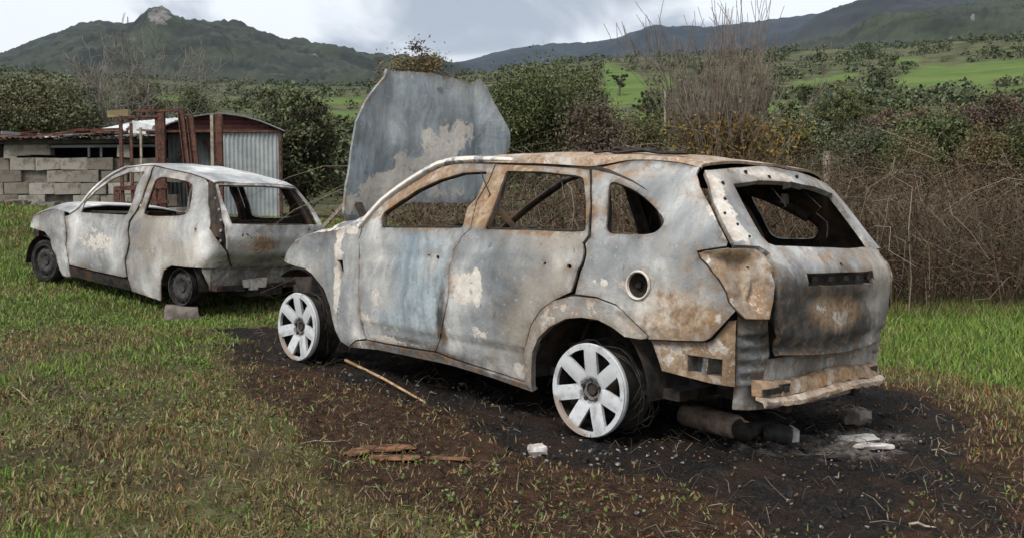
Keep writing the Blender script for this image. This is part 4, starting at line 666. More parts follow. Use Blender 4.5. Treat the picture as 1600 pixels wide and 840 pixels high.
def suv_wheel(name_y, x, y, z, rot=0.0, tyre=0):
    sgn = 1 if y > 0 else -1
    wr = bpy.data.objects.new('wheel', None); COL.objects.link(wr); wr.parent = suv; wr.location = (x, y, z); wr.rotation_euler = (0, rot, 0 if sgn > 0 else math.pi)
    if 'al' not in CACHE:
        W = Car(None, M_ALLOY, (), wr); f = W.panel('alloy_rim', fo, fh, fmap=facemap, th=.02, gr=.018, dent=0.0, inset=0, mat=M_ALLOY); 
        m = MB().lathe([(RIM * .98, -.02), (RIM, .0), (RIM * 1.005, .008), (RIM * .985, .012), (RIM * .955, .004), (RIM * .95, -.012)], 64, 'y'); lip = m.build('rim_lip', M_ALLOY, wr, 60)
        m = MB().lathe([(RIM * .97, -.015), (RIM * .93, -.05), (RIM * .90, -.10), (RIM * .93, -.18), (RIM * 1.0, -.20)], 48, 'y').lathe([(.0, -.10), (.16, -.10), (.165, -.13)], 28, 'y'); barrel = m.build('rim_barrel', M_CHAR, wr, 60)
        m = MB().lathe([(.055, -.012), (.050, -.034), (.030, -.036), (.026, -.020), (.0, -.022)], 22, 'y')
        for k in range(5): q = 2 * math.pi * k / 5 + .3; m.lathe([(.011, -.02), (.010, -.006), (0, -.006)], 8, 'y', (.058 * math.cos(q), 0, .058 * math.sin(q)))
        hub = m.build('hub', M_CHAR, wr, 50); CACHE['al'] = [f, lip, barrel, hub]
    else:
        for p_ in CACHE['al']: c = p_.copy(); COL.objects.link(c); c.parent = wr
    # what the tyre left: a slumped bundle of bead and belt wires and a crust of charred rubber
    rr_ = random.Random(int(x * 10) + (3 if sgn > 0 else 9)); m = MB()
    for k in range(8):
        r0 = rr_.uniform(.232, .252); yy = -rr_.uniform(.05, .21); ph = rr_.uniform(0, 6.3); pts = []
        for j in range(29):
            q = 2 * math.pi * j / 28; r = r0 + .014 * math.sin(3 * q + ph) + .01 * math.sin(7 * q + 2 * ph); zz = r * math.sin(q); zz = max(zz, -z + .012 + .01 * math.sin(5 * q + ph)); pts.append((r * math.cos(q) * 1.04 + .02 * math.sin(q * 2 + ph), yy + .016 * math.sin(2 * q + ph), zz))
        m.tube(pts, rr_.uniform(.0022, .005), 4, False)
    for r0, r1, y0, y1 in ():
        V = []; n = 40
        for j in range(n):
            q = 2 * math.pi * j / n; w_ = 1 + .05 * rr_.uniform(-1, 1)
            for (r, yy) in ((r0, y0), (r1 * w_, y0 - .03), (r1 * w_, y1 + .02), (r0, y1)): V.append((r * math.cos(q), yy, max(r * math.sin(q), -z + .005)))
        m.add(V, [(j * 4 + a, ((j + 1) % n) * 4 + a, ((j + 1) % n) * 4 + a + 1, j * 4 + a + 1) for j in range(n) for a in range(3)])
    m.build('burnt_tyre', M_WIRE, wr)
CACHE = {}
suv_wheel('', 0.0, .90, .243, 0); suv_wheel('', 2.707, .90, .243, .06); suv_wheel('', 0.0, -.90, .243, .5); suv_wheel('', 2.707, -.90, .243, .9)
m = MB().tube([(0, -.7, .27), (0, .7, .27)], .035, 8).tube([(-.25, .45, .22), (.1, .52, .30)], .03, 6).tube([(-.25, -.45, .22), (.1, -.52, .30)], .03, 6).beam((-.3, .38, .30), (-.85, .38, .26), .06, .08).beam((-.3, -.38, .30), (-.85, -.38, .26), .06, .08)
m.build('rear_axle', M_CHAR, suv)
# ---------------------------------------------------------------- the paler burnt hatchback behind
hat = empty('burnt_hatchback', 'pale grey burnt out three door hatchback on black steel wheels, standing behind the larger car', 'car')
hat.matrix_world = car_matrix(((-.8390509, -.5402530, .0641886), (.5401284, -.8413261, -.0207790), (.0652295, .0172354, .9977214)), (-3.0946511, 10.5758567, -1.0336037))
tapH = lambda x: 1 - .05 * np.clip((x - 1.7) / 1.3, 0, 2) ** 2 - .05 * np.clip((.3 - x) / .9, 0, 2) ** 2
shH = Shell([(.05, .765), (.12, .785), (.25, .81), (.4, .825), (.6, .83), (.75, .82), (.85, .80), (.92, .775), (1.05, .725), (1.2, .66), (1.3, .615), (1.4, .56), (1.5, .50)],
            [(.05, -.36), (.4, -.40), (.47, -.44), (.6, -.58), (.75, -.62), (.91, -.60), (1.05, -.50), (1.32, -.27), (1.42, -.19)], [(.05, .15), (.6, .16), (.9, .12), (1.05, .09), (1.42, .08)], tapH, .05)
H = Car(shH, M_HATCH, HATCH_B, hat, (.08, .16, .05, 0)); T2 = HATCH_T
for mir in (False, True):
    sgn = -1 if mir else 1
    H.panel('door', T2['door'], [rounded(T2['door_hole']), ell(1.17, .72, .014, .012, 8), ell(1.16, .68, .012, .010, 8)], mirror=mir, seed=23, gr=.05, dent=.002)
    H.panel('rear_quarter_panel', T2['quarter'], [chaikin(T2['quarter_hole'], 2), ell(.24, .83, .012, .010, 8)], mirror=mir, seed=24, gr=.05, dent=.002)
    H.panel('tail_lamp_slot', T2['lamp'], (), off=-.05, mirror=mir, seed=25, gr=.03, mat=M_CHAR)
    if not mir: MSOCK = plain('socket_grey', (.16, .15, .14), (.3, .28, .26), 20)
    for k in range(5): m = MB(); p = shH.pos(np.array([[-.01 - .025 * k + .02 * (k == 0), 1.15 - .105 * k]]), -.042)[0]; m.lathe([(.016, -.008), (.016, .004), (.0, .004)], 8, 'y', (p[0], p[1] * sgn, p[2])); m.build('lamp_socket', MSOCK, hat)
    H.panel('front_fender', T2['fender'], (), mirror=mir, seed=26, gr=.05)
    H.panel('sill', T2['sill'], (), off=-.01, mirror=mir, seed=27, gr=.05, th=.05, mat=M_CHAR)
    H.panel('lower_quarter', T2['lowside'], (), off=-.02, mirror=mir, seed=28, gr=.04, base=(.15, .25, 0, .15))
    P = shH.pos(np.array([(2.40, .845), (2.285, .90), (2.06, 1.10), (1.84, 1.22), (1.62, 1.325), (1.36, 1.415)]), -.01); P[:, 0] += .02; H.strip('windscreen_pillar', res(P, 12), .03, (.05, .2, .1, 0), .8, mirror=mir)
    P = shH.pos(np.array([(1.36, 1.40), (1.13, 1.435), (.92, 1.44), (.58, 1.405), (.26, 1.37), (.05, 1.33)]), -.04); H.strip('cant_rail', res(P, 12), .028, tan, 1, mat=M_INNER, mirror=mir)
    P = shH.pos(np.array([(1.22, .45), (1.22, .90), (1.07, 1.18), (.93, 1.42)]), -.06); H.strip('middle_pillar', res(P, 10), .045, rusty, .8, mat=M_INNER, mirror=mir)
    P = shH.pos(np.array([(.0, .75), (.06, .95), (.05, 1.15), (.02, 1.31)]), -.07); H.strip('rear_pillar', res(P, 8), .06, rusty, .7, mat=M_INNER, mirror=mir)
    H.panel('inner_skin', [(2.55, .24), (2.6, .80), (2.2, .84), (1.2, .875), (.3, .90), (.05, .86), (-.1, .60), (-.05, .44), (.1, .50), (.30, .50), (.45, .40), (.55, .22), (1.0, .12)], (), off=-.07, th=.01, gr=.1, mirror=mir, mat=M_INNER, seed=29)
    for cx, r0 in ((-.02, .30), (2.5, .34)):
        wl = MB(); n = 16; pr = [-.05 + (math.pi + .1) * k / n for k in range(n + 1)]; V = []
        for yy in (.79, .45): V += [(cx + r0 * math.cos(q), sgn * yy, .20 + r0 * math.sin(q)) for q in pr]
        V.append((cx, sgn * .45, .2)); wl.add(V, [(k, k + 1, n + 2 + k, n + 1 + k) for k in range(n)] + [(n + 1 + k, n + 2 + k, 2 * n + 2) for k in range(n)]); wl.build('wheel_well', M_CHAR, hat, 60)
edge2 = res(shH.pos(np.array([(1.40, 1.415), (1.128, 1.452), (.92, 1.461), (.577, 1.422), (.261, 1.388), (.054, 1.352), (-.06, 1.312)])), 24)
cr2 = edge2[:, 2] + np.interp(edge2[:, 0], [-.3, 0, .6, 1.3], [.02, .032, .036, .034])
rows = roofrows(edge2, cr2, 15, 2.4)
for k, r_ in enumerate(rows): f = max(0, (k - 17) / 6) ** 2; r_[:, 0] -= .05 * f * (1 - (r_[:, 1] / .6) ** 2)
H.loft('roof', rows, base=(.0, .1, .3, 0), seed=30, dent=.006)
he = res(shH.pos(np.array([(2.40, .846), (2.553, .860), (2.763, .876), (2.947, .834), (3.074, .796), (3.185, .742)])), 14); rows = roofrows(he, he[:, 2] + np.interp(he[:, 0], [1.9, 2.3, 2.7], [.09, .085, .03]), 15, 2.2)
for r_ in rows: r_[:, 0] += .22 * (1 - (r_[:, 1] / .8) ** 2)
H.loft('bonnet', rows, base=(.05, .2, .2, 0), seed=31)
m = MB().beam((2.1, -.70, .84), (2.1, .70, .84), .16, .05); m.build('cowl', M_CHAR, hat)
m = MB().beam((2.85, -.66, .55), (2.85, .66, .55), .10, .12).beam((2.80, -.6, .30), (2.80, .6, .30), .10, .10).box((2.45, 0, .48), (.5, .8, .34), jit=.03); m.build('front_crossmember', M_CHAR, hat)
def tovh(pts): return [(1 - s_ / float(shH.sc(z_)), z_) for s_, z_ in pts]
L = tovh(T2['tail_left']); Lh = tovh(T2['tail_hole']); topm = [(.6, 1.318), (0, 1.332)]
out_ = L[::-1] + topm + [(-.6, 1.318)] + [(-v, z_) for v, z_ in L] + [(0, .435)]
hl = Lh[::-1] + [(.5, 1.300), (0, 1.306)]; hole_ = hl + [(-v, z_) for v, z_ in hl[:-1][::-1]] + [(0, .902)]
H.panel('tailgate', out_, [hole_, ell(-.52, .845, .02, .012, 8)], fmap=lambda Q, o=0.0: shH.tail(Q, 0.0) + np.stack([-np.asarray(o) * np.ones(len(Q)), 0 * Q[:, 0], 0 * Q[:, 0]], 1), disp=lambda Q: .010 * np.exp(-((Q[:, 1] - .885) / .02) ** 2) - .012 * np.exp(-((Q[:, 1] - .66) / .05) ** 2 - (Q[:, 0] / .5) ** 2), gr=.04, th=.028, dent=.003, base=(.05, .2, 0, 0), seed=32)
H.panel('rear_valance', [(.78, .43), (.78, .22), (.3, .17), (-.3, .17), (-.78, .22), (-.78, .43)], (), fmap=lambda Q, o=0.0: shH.tail(Q, -.03), gr=.05, base=(.3, .1, 0, .45), seed=33, dent=.008)
m = MB().box((-.46, .17, .27), (.05, .30, .09), jit=.012).box((-.48, .20, .22), (.04, .10, .05)); H.paintmesh('tow_bracket', m, (.05, .55, 0, .05))
m = MB().box((.9, 0, .22), (2.7, 1.32, .05)).beam((-.40, -.60, .88), (-.40, .60, .88), .12, .03).box((-.2, 0, .17), (.5, .5, .10)); m.build('floor_pan', M_CHAR, hat)
def seat2(x, y, wd, h):
    m = MB()
    for s_ in (-1, 1): m.tube([(x + .40, y + s_ * wd / 2, .34), (x + .04, y + s_ * wd / 2, .36), (x - .12, y + s_ * wd / 2, h - .1), (x - .15, y + s_ * wd * .4, h)], .015, 6)
    m.tube([(x - .15, y - wd * .4, h), (x - .15, y + wd * .4, h)], .015, 6).box((x - .14, y + .02, h - .05), (.04, wd * .7, .08), jit=.01).box((x + .2, y, .3), (.36, wd * .8, .06))
    m.build('seat_frame', M_CHAR, hat)
seat2(1.05, .34, .44, .93); seat2(1.05, -.34, .44, .93); seat2(.1, 0, 1.0, .90)
m = MB().tube([(1.75, -.66, .84), (1.75, .66, .84)], .05, 8); m.box((1.72, 0, .80), (.22, 1.26, .12), jit=.02); m.build('dashboard_frame', M_CHAR, hat)
def hat_wheel(x, y, z, tyre, rz=0.0):
    sgn = 1 if y > 0 else -1; wr = bpy.data.objects.new('wheel', None); COL.objects.link(wr); wr.parent = hat; wr.location = (x, y, z); wr.rotation_euler = (0, 0, rz if sgn > 0 else math.pi)
    R = .195
    if 'st' not in CACHE:
        m = MB().lathe([(R, -.005), (R * 1.0, .006), (R * .95, .006), (R * .93, -.02), (R * .90, -.045), (R * .80, -.03), (R * .70, -.008), (R * .50, -.004), (R * .38, -.02), (R * .28, -.028), (R * .25, -.012), (0, -.012)], 44, 'y')
        f = m.build('steel_rim', M_STEELW, wr, 60)
        m = MB().lathe([(R, -.005), (R * .93, -.03), (R * .88, -.08), (R * .93, -.15), (R, -.17)], 40, 'y'); b_ = m.build('rim_barrel', M_STEELW, wr, 60); CACHE['st'] = [f, b_]
        for k in range(12): q = 2 * math.pi * k / 12; CACHE['st'].append(MB().lathe([(.015, 0), (.013, .004), (0, .004)], 8, 'y', (R * .74 * math.cos(q), -.014, R * .74 * math.sin(q))).build('rim_hole', M_WIRE, wr))
    else:
        for p_ in CACHE['st']: c = p_.copy(); COL.objects.link(c); c.parent = wr
    m = MB()
    if tyre: m.lathe([(R * .98, -.0), (R + .035, .006), (R + .062, -.02), (R + .066, -.06), (R + .066, -.12), (R + .05, -.16), (R, -.165)], 40, 'y', jit=.015); m.build('charred_tyre', M_WIRE, wr, 50)
    else:
        for k in range(7): yy = -.02 - .022 * k; m.tube([(r_ * math.cos(q), yy + .006 * math.sin(3 * q + k), r_ * math.sin(q)) for q in (2 * math.pi * j / 30 for j in range(31)) for r_ in [R * 1.015 + .006 * math.sin(5 * q + k)]], .0055, 4, False)
        m.build('tyre_wire', M_WIRE, wr)
hat_wheel(0, .76, .20, False); hat_wheel(2.50, .76, .235, True, .1); hat_wheel(0, -.76, .20, False); hat_wheel(2.50, -.76, .235, True)
# ---------------------------------------------------------------- block wall, lean-to and corrugated shed on the bank
def m_block(t, b):
    o = t.obj(); r = t.rnd(); n = t.noise(o, 6, 6, .65); n2 = t.noise(o, 45, 3); c = t.mix(r, (.15, .135, .11), (.36, .34, .30)); c = t.mix(t.math('MULTIPLY', t.step(n, .45, .68), .85), c, (.11, .088, .06)); c = t.mix(t.math('MULTIPLY', t.step(n2, .55, .7), .3), c, (.4, .39, .36)); t.put(b.inputs['Base Color'], c); bump(t, b, n2, .5, .01)
M_BLOCK = material('concrete_block', m_block, .95, spec=.2)
M_MORTAR = plain('mortar', (.10, .09, .075), (.18, .165, .14), 9, .95)
def m_rust(t, b):
    o = t.obj(); n = t.noise(o, 7, 6, .65); n2 = t.noise(o, 30, 4); c = t.mix(t.step(n, .36, .62), (.045, .020, .015), (.115, .050, .034)); c = t.mix(t.math('MULTIPLY', t.step(n2, .50, .70), .7), c, (.19, .115, .08)); t.put(b.inputs['Base Color'], c); bump(t, b, n2, .4, .01)
M_RUST = material('rusted_steel', m_rust, .85)
M_REDDARK = plain('dark_red_gable_sheet', (.045, .014, .014), (.09, .03, .026), 5)
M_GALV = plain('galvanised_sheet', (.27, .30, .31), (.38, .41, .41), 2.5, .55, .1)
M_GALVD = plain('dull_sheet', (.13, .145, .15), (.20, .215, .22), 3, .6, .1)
M_WHITE = plain('pale_roof_sheet', (.52, .53, .54), (.72, .73, .74), 4, .7)
M_WOOD = plain('weathered_wood', (.23, .19, .14), (.38, .33, .26), 14, .9)
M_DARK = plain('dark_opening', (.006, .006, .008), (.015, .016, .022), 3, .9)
WY = 17.5
u = lambda px: at(px, 250, WY).x
zz = lambda py: at(800, py, WY).z
zd = lambda py, Y: at(800, py, Y).z
def nprop(o, **k): return setp(o, **k)
wall = empty('block_wall', 'low wall of loose pale concrete blocks under the rusty lean to roof at the left', 'wall', loc=(0, 0, 0))
BL, BH, BD = .475, .225, .22
bme = []
for k in range(4): bme.append(MB().box((0, 0, 0), (BL - .018, BD, BH - .012), jit=.013).mesh('block'))
for me in bme: me.materials.append(M_BLOCK)
zt = zz(247); half = MB().box((0, 0, 0), (BL / 2 - .018, BD, BH - .012), jit=.013).mesh('block'); half.materials.append(M_BLOCK)
x0, x1 = u(-70), u(262)
for c in range(5):
    z = zt - BH * (c + .5); x = x0 + (.23 if c % 2 else .02) + random.uniform(-.05, .05)
    while x < x1:
        if random.random() < .9:
            o = bpy.data.objects.new('block', random.choice(bme)); COL.objects.link(o); o.parent = wall; o.location = (x + BL / 2, WY + random.uniform(-.02, .02), z); o.rotation_euler = (random.uniform(-.02, .02), random.uniform(-.012, .012), random.uniform(-.03, .03) + (math.pi if random.random() < .5 else 0))
        x += BL + (random.choice([0, 0, 0, .05]) if c < 4 else 0)
for px_, py_ in ((33, 235), (62, 234), (20, 239), (60, 223.5), (196, 237), (-20, 236)):
    o = bpy.data.objects.new('block', half if px_ in (20, 196) else random.choice(bme)); COL.objects.link(o); o.parent = wall; o.location = (u(px_), WY, zz(py_)); o.rotation_euler = (0, random.uniform(-.02, .02), random.uniform(-.05, .05))
MB().box(((x0 + x1) / 2, WY + .03, zt - BH * 2.5), (x1 - x0, .12, BH * 5 - .02)).build('mortar_core', M_MORTAR, wall)
m = MB()
for k in range(60): xx = random.uniform(x0, x1); m.box((xx, WY - .35 + random.uniform(-.25, .2), g(xx, WY - .35) + .03), (random.uniform(.06, .22), random.uniform(.06, .18), random.uniform(.05, .12)), Matrix.Rotation(random.uniform(0, 3), 3, 'Z'), .02)
o = m.build('rubble', M_BLOCK); setp(o, 'broken block rubble along the foot of the block wall', 'rubble', kind='stuff')
lean = empty('lean_to', 'low lean to with rusted roof sheets and a dark slot above the block wall', 'shed')
MB().box(((u(-70) + u(262)) / 2, WY + .9, zz(240)), (u(262) - u(-70), .08, .62)).build('slot_shade_board', M_DARK, lean)  # near-black sheet stands in for the shade behind the slot
MB().beam((u(-70), WY - .12, zz(224)), (u(258), WY - .12, zz(221)), .10, .075).build('eaves_beam', plain('dark_beam', (.025, .021, .017), (.06, .05, .04), 6), lean)
MB().beam((u(72), WY - .05, zz(229.5)), (u(250), WY - .05, zz(228)), .05, .05).build('slot_rail', M_GALVD, lean)
for px_ in (160, 141): MB().beam((u(px_), WY - .04, zz(229)), (u(px_), WY - .04, zz(246)), .035, .035, (0, 1, 0)).build('slot_post', M_GALVD, lean)
def corr(p00, p10, p01, p11, waves, amp, nrm, nv=2, jit=0.0):
    """corrugated sheet between four corners; ridges run from the p00-p10 edge to the p01-p11 edge"""
    n = waves * 6; V = []; nrm = Vector(nrm); p00, p10, p01, p11 = map(Vector, (p00, p10, p01, p11))
    for j in range(nv + 1):
        a = p00.lerp(p01, j / nv); b = p10.lerp(p11, j / nv)
        for i in range(n + 1): V.append(tuple(a.lerp(b, i / n) + nrm * (amp * math.sin(2 * math.pi * i / 6) + random.uniform(-jit, jit))))
    return V, [(j * (n + 1) + i, j * (n + 1) + i + 1, (j + 1) * (n + 1) + i + 1, (j + 1) * (n + 1) + i) for j in range(nv) for i in range(n)]
for k, (pa, pb, ya, yb, mat) in enumerate(((-80, 42, 219, 211, M_RUST), (38, 100, 218, 205, M_RUST), (70, 150, 217, 209, M_WHITE), (98, 182, 214, 202, M_RUST), (150, 250, 216, 205, M_GALVD))):
    V, F_ = corr((u(pa), WY - .3, zz(ya)), (u(pb), WY - .3, zz(ya) + .02), (u(pa) + .1, WY + 1.9, zd(yb, WY + 1.9)), (u(pb) + .1, WY + 1.9, zd(yb - 1, WY + 1.9)), max(5, int((pb - pa) / 9)), .010, (0, 0, 1), 3, .012)
    MB().add(V, F_).build('roof_sheet', mat, lean, 60)
m = MB()
for (a, b, ya, yb) in ((24, 64, 209, 211), (75, 128, 210, 207), (110, 176, 203, 199), (100, 160, 206, 204), (4, 40, 214, 213), (140, 186, 207, 204)): m = MB().beam((u(a), WY + .2, zz(ya)), (u(b), WY + .5, zz(yb)), .20, .045); m.build('loose_roof_strip', M_RUST, lean)
M_SCRAP = plain('grey_brown_scrap', (.10, .075, .06), (.24, .21, .19), 6)
rs_ = random.Random(5)
for k in range(22):
    a = rs_.uniform(2, 235); ln = rs_.uniform(12, 46); Y_ = WY + rs_.uniform(-.2, .9); ya = rs_.uniform(205, 216) - max(0, (a - 60) * .05)
    MB().beam((u(a), Y_, zd(ya, Y_)), (u(a + ln), Y_ + rs_.uniform(-.2, .4), zd(ya + rs_.uniform(-5, 4), Y_)), rs_.uniform(.06, .22), rs_.uniform(.02, .06)).build('roof_scrap', rs_.choice((M_RUST, M_SCRAP, M_RUST, M_WOOD, M_GALVD)), lean)
V, F_ = corr((u(122), WY + .5, zd(206, WY + .5)), (u(256), WY + .5, zd(203, WY + .5)), (u(140), WY + 2.4, zd(190, WY + 2.4)), (u(262), WY + 2.4, zd(181, WY + 2.4)), 16, .02, (0, 0, 1), 3, .005)
MB().add(V, F_).build('pale_roof_sheet', M_WHITE, lean, 60)
MB().box((u(212), WY + .3, zz(201)), (.40, .05, .26), Matrix.Rotation(.3, 3, 'Y'), .02).build('torn_sheet', M_WHITE, lean)
# shed
shed = empty('corrugated_shed', 'small shed with a curved roof, dark red gable and grey corrugated door', 'shed')
SY = 17.6
us = lambda px: at(px, 250, SY).x
zs = lambda py: at(800, py, SY).z
gz = g(us(390), SY) - .15
V, F_ = corr((us(349), SY, gz), (us(436), SY, gz), (us(349), SY, zs(205)), (us(436), SY, zs(205)), 13, .016, (0, -1, 0))
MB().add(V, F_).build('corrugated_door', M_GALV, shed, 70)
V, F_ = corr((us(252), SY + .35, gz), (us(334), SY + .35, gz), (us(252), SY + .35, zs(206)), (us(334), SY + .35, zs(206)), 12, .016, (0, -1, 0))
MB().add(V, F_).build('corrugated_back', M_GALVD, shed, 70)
arch = [(232, 212), (250, 203), (270, 194), (300, 184.5), (330, 180), (355, 179.5), (385, 184), (410, 191), (430, 199), (446, 206)]
V = []; 
for px_, py_ in arch: p = at(px_, py_, SY); V += [(p.x, SY - .12, p.z), (p.x - .98, SY + 3.5, p.z - .25), (p.x, SY - .12, p.z + .022), (p.x - .98, SY + 3.5, p.z - .228)]
n = len(arch); F_ = []
for i in range(n - 1): a, b = 4 * i, 4 * i + 4; F_ += [(a, a + 1, b + 1, b), (a + 2, b + 2, b + 3, a + 3), (a, b, b + 2, a + 2), (a + 1, a + 3, b + 3, b + 1)]
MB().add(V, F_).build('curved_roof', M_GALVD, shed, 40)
for k in range(4):
    ya = 180 + 6.5 * k + 1; yb = ya + 6.3; xs = np.interp([ya + 3], [180, 184.5, 194, 206], [300, 285, 268, 250])[0]; xe = np.interp([ya + 3], [180, 184, 191, 199, 206], [372, 384, 408, 426, 437])[0]
    MB().box(((us(xs) + us(xe)) / 2, SY + .02, (zs(ya) + zs(yb)) / 2), (us(xe) - us(xs), .03, zs(ya) - zs(yb) - .006)).build('gable_board', M_REDDARK, shed)
MB().box(((us(252) + us(436)) / 2, SY - .03, zs(205.5)), (us(436) - us(252), .05, .04)).build('door_rail', M_RUST, shed)
MB().beam((us(438.5), SY - .03, gz), (us(438.5), SY - .03, zs(203)), .05, .05, (0, 1, 0)).build('corner_post', M_RUST, shed)
for a, b in (((268, 252), (288, 210)), ((310, 218), (331, 248))): MB().beam((us(a[0]), SY + .28, zs(a[1])), (us(b[0]), SY + .28, zs(b[1])), .04, .04, (0, 1, 0)).build('brace', M_RUST, shed)
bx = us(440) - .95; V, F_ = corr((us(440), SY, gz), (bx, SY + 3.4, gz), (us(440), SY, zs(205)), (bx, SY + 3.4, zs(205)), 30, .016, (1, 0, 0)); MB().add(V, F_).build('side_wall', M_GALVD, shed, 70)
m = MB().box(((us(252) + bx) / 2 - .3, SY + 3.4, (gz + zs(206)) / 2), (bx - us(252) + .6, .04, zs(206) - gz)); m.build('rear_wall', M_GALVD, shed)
# rusty frame of posts in front of the shed
fr = empty('rusty_frame', 'frame of rusted steel posts and rails standing in front of the shed', 'frame')
FY = 16.9
uf = lambda px: at(px, 250, FY).x
zf_ = lambda py: at(800, py, FY).z
gf = lambda px: g(uf(px), FY) - .1
for px_, w_, top in ((190, .055, 181), (206, .045, 192), (246, .05, 176), (254, .11, 175), (343, .12, 178)):
    MB().beam((uf(px_), FY, gf(px_)), (uf(px_), FY, zf_(top)), w_, w_ * .8, (0, 1, 0)).build('post', M_RUST, fr)
for px_, w_, top in ((223, .035, 200), (334, .05, 180)): MB().beam((uf(px_), FY - .06, gf(px_)), (uf(px_), FY - .06, zf_(top)), w_, w_, (0, 1, 0)).build('pale_post', M_WOOD, fr)
for a, b, h_ in (((216, 174), (284, 172.5), .05), ((196, 184), (250, 182), .04), ((180, 295), (262, 291), .08), ((180, 318), (262, 316), .05)): MB().beam((uf(a[0]), FY - .02, zf_(a[1])), (uf(b[0]), FY - .02, zf_(b[1])), .07, h_).build('rail', M_RUST, fr)
for px_ in (182, 214, 240): MB().beam((uf(px_), FY - .03, zf_(316)), (uf(px_), FY - .03, zf_(292)), .10, .03, (0, 1, 0)).build('rail_stop', M_RUST, fr)
o = MB().beam((uf(168), FY + .1, zf_(178)), (uf(201), FY + .1, zf_(176)), .12, .12).build('timber_beam', plain('yellowed_timber', (.20, .15, .08), (.30, .24, .14), 8)); setp(o, 'short yellowed timber beam laid on top of the rusty frame at its left end', 'beam')
for (a, b, w_, lab) in (((283, 173), (303, 330), .09, 'rusted steel girder leaning against the shed, left one of the leaning pair'), ((297, 180), (316, 330), .10, 'rusted steel girder leaning against the shed, right one of the leaning pair, top set lower')):
    p0 = at(a[0], a[1], FY - .1); p1 = at(b[0], b[1], FY - .5); p1.z = g(p1.x, p1.y) - .03; m = MB(); d_ = (p1 - p0)
    m.beam(p0, p1, w_, .012, (0, 1, 0)); m.beam(p0 + Vector((-w_ / 2, -.03, 0)), p1 + Vector((-w_ / 2, -.03, 0)), .012, .07, (0, 1, 0)); m.beam(p0 + Vector((w_ / 2, -.03, 0)), p1 + Vector((w_ / 2, -.03, 0)), .012, .07, (0, 1, 0)); setp(m.build('steel_girder', M_RUST), lab, 'girder', group='leaning girders')
p0 = at(500, 340, 13.2); p1 = at(552, 304, 13.2); p0.z = min(p0.z, g(p0.x, p0.y) + .55); m = MB().beam(p0, p1, .10, .045); m.beam(p0.lerp(p1, .1), (p0.x + .1, p0.y + .05, g(p0.x, p0.y) - .05), .05, .05); m.beam(p0.lerp(p1, .95), (p1.x, p1.y + .05, g(p1.x, p1.y) - .05), .05, .05); setp(m.build('plank_rail', M_WOOD), 'pale slanting plank rail seen between the two cars', 'rail')

# ---------------------------------------------------------------- plants
def m_leaf(t, b):
    t.put(b.inputs['Base Color'], t.attr('col').outputs['Color']); b.inputs['Subsurface Weight'].default_value = 0.0
M_LEAF = material('leaves', m_leaf, .7, spec=.25)
M_BARK = plain('bark', (.055, .042, .032), (.13, .11, .09), 9, .95)
M_BARKR = plain('reddish_bark', (.075, .045, .038), (.15, .105, .09), 9, .95)
def crownmesh(name, C, lobes, nclump, nleaf, size, cols, spread=.14, asp=.45):
    """C base, lobes (dx,dy,dz,rx,ry,rz): leaf clumps spread through the lobes"""
    L = np.array(lobes, float); vol = L[:, 3] * L[:, 4] * L[:, 5]; pick = rng.choice(len(L), nclump, p=vol ** .67 / (vol ** .67).sum())
    d = rng.normal(size=(nclump, 3)); d /= np.linalg.norm(d, axis=1)[:, None]; rad = rng.uniform(.35, 1.05, nclump) ** .6
    cc = L[pick, :3] + d * rad[:, None] * L[pick, 3:6]
    tone = rng.random(nclump); per = nleaf // nclump; sz = rng.uniform(.6, 1.5, nclump)
    P = np.repeat(cc, per, 0) + rng.normal(size=(nclump * per, 3)) * spread * np.repeat(sz, per)[:, None] * np.array([1, 1, .8])
    k = np.clip(np.repeat(tone, per) + rng.normal(size=len(P)) * .13, 0, .999); cols = np.array(cols, float); ci = k * (len(cols) - 1); i0 = ci.astype(int); f = (ci - i0)[:, None]
    colr = cols[i0] * (1 - f) + cols[np.minimum(i0 + 1, len(cols) - 1)] * f
    V, F_ = quads(P + np.array(C), size * rng.uniform(.6, 1.35, len(P)), asp=asp)
    return npmesh(name, V, F_, False, np.repeat(colr, 4, 0)), cc
def tree(name, label, cat, x, y, lobes, nclump, nleaf, size, cols, trunk_h, trunk_r, mat=None, group=None, spread=.16, bark=None, asp=.45):
    z = g(x, y); root = empty(name, label, cat, group, (x, y, z))
    me, cc = crownmesh('crown', (0, 0, 0), lobes, nclump, int(nleaf * 1.2), size * .88, cols, spread, asp); link('crown', me, mat or M_LEAF, root)
    m = MB(); top = (rng.uniform(-.1, .1), rng.uniform(-.1, .1), trunk_h); m.tube([(0, 0, -.15), (.03, .02, trunk_h * .5), top], [trunk_r * 1.25, trunk_r, trunk_r * .75], 8); m.build('trunk', bark or M_BARK, root)
    sel = cc[rng.choice(len(cc), min(len(cc), 46), False)]; a = np.tile(np.array(top), (len(sel), 1)); mid = a * .45 + sel * .55 + rng.normal(size=sel.shape) * .08 * trunk_h
    r = np.full(len(sel), trunk_r * .42); V1, F1 = segs(a, mid, r, r * .55); V2, F2 = segs(mid, sel, r * .55, r * .15); link('limbs', npmesh('limbs', np.vstack([V1, V2]), [F1, F2 + len(V1)]), bark or M_BARK, root); return root
OLIVE = [(0.037, 0.051, 0.022), (0.076, 0.093, 0.041), (0.128, 0.145, 0.071), (0.187, 0.204, 0.111)]
GREEN = [(.026, .036, .012), (.056, .070, .022), (.092, .108, .038), (.15, .16, .068)]
TAN = [(0.054, 0.049, 0.024), (0.115, 0.105, 0.047), (0.176, 0.162, 0.068), (0.230, 0.203, 0.101)]
REDD = [(0.053, 0.036, 0.027), (0.112, 0.075, 0.054), (0.150, 0.112, 0.068), (0.105, 0.112, 0.045)]
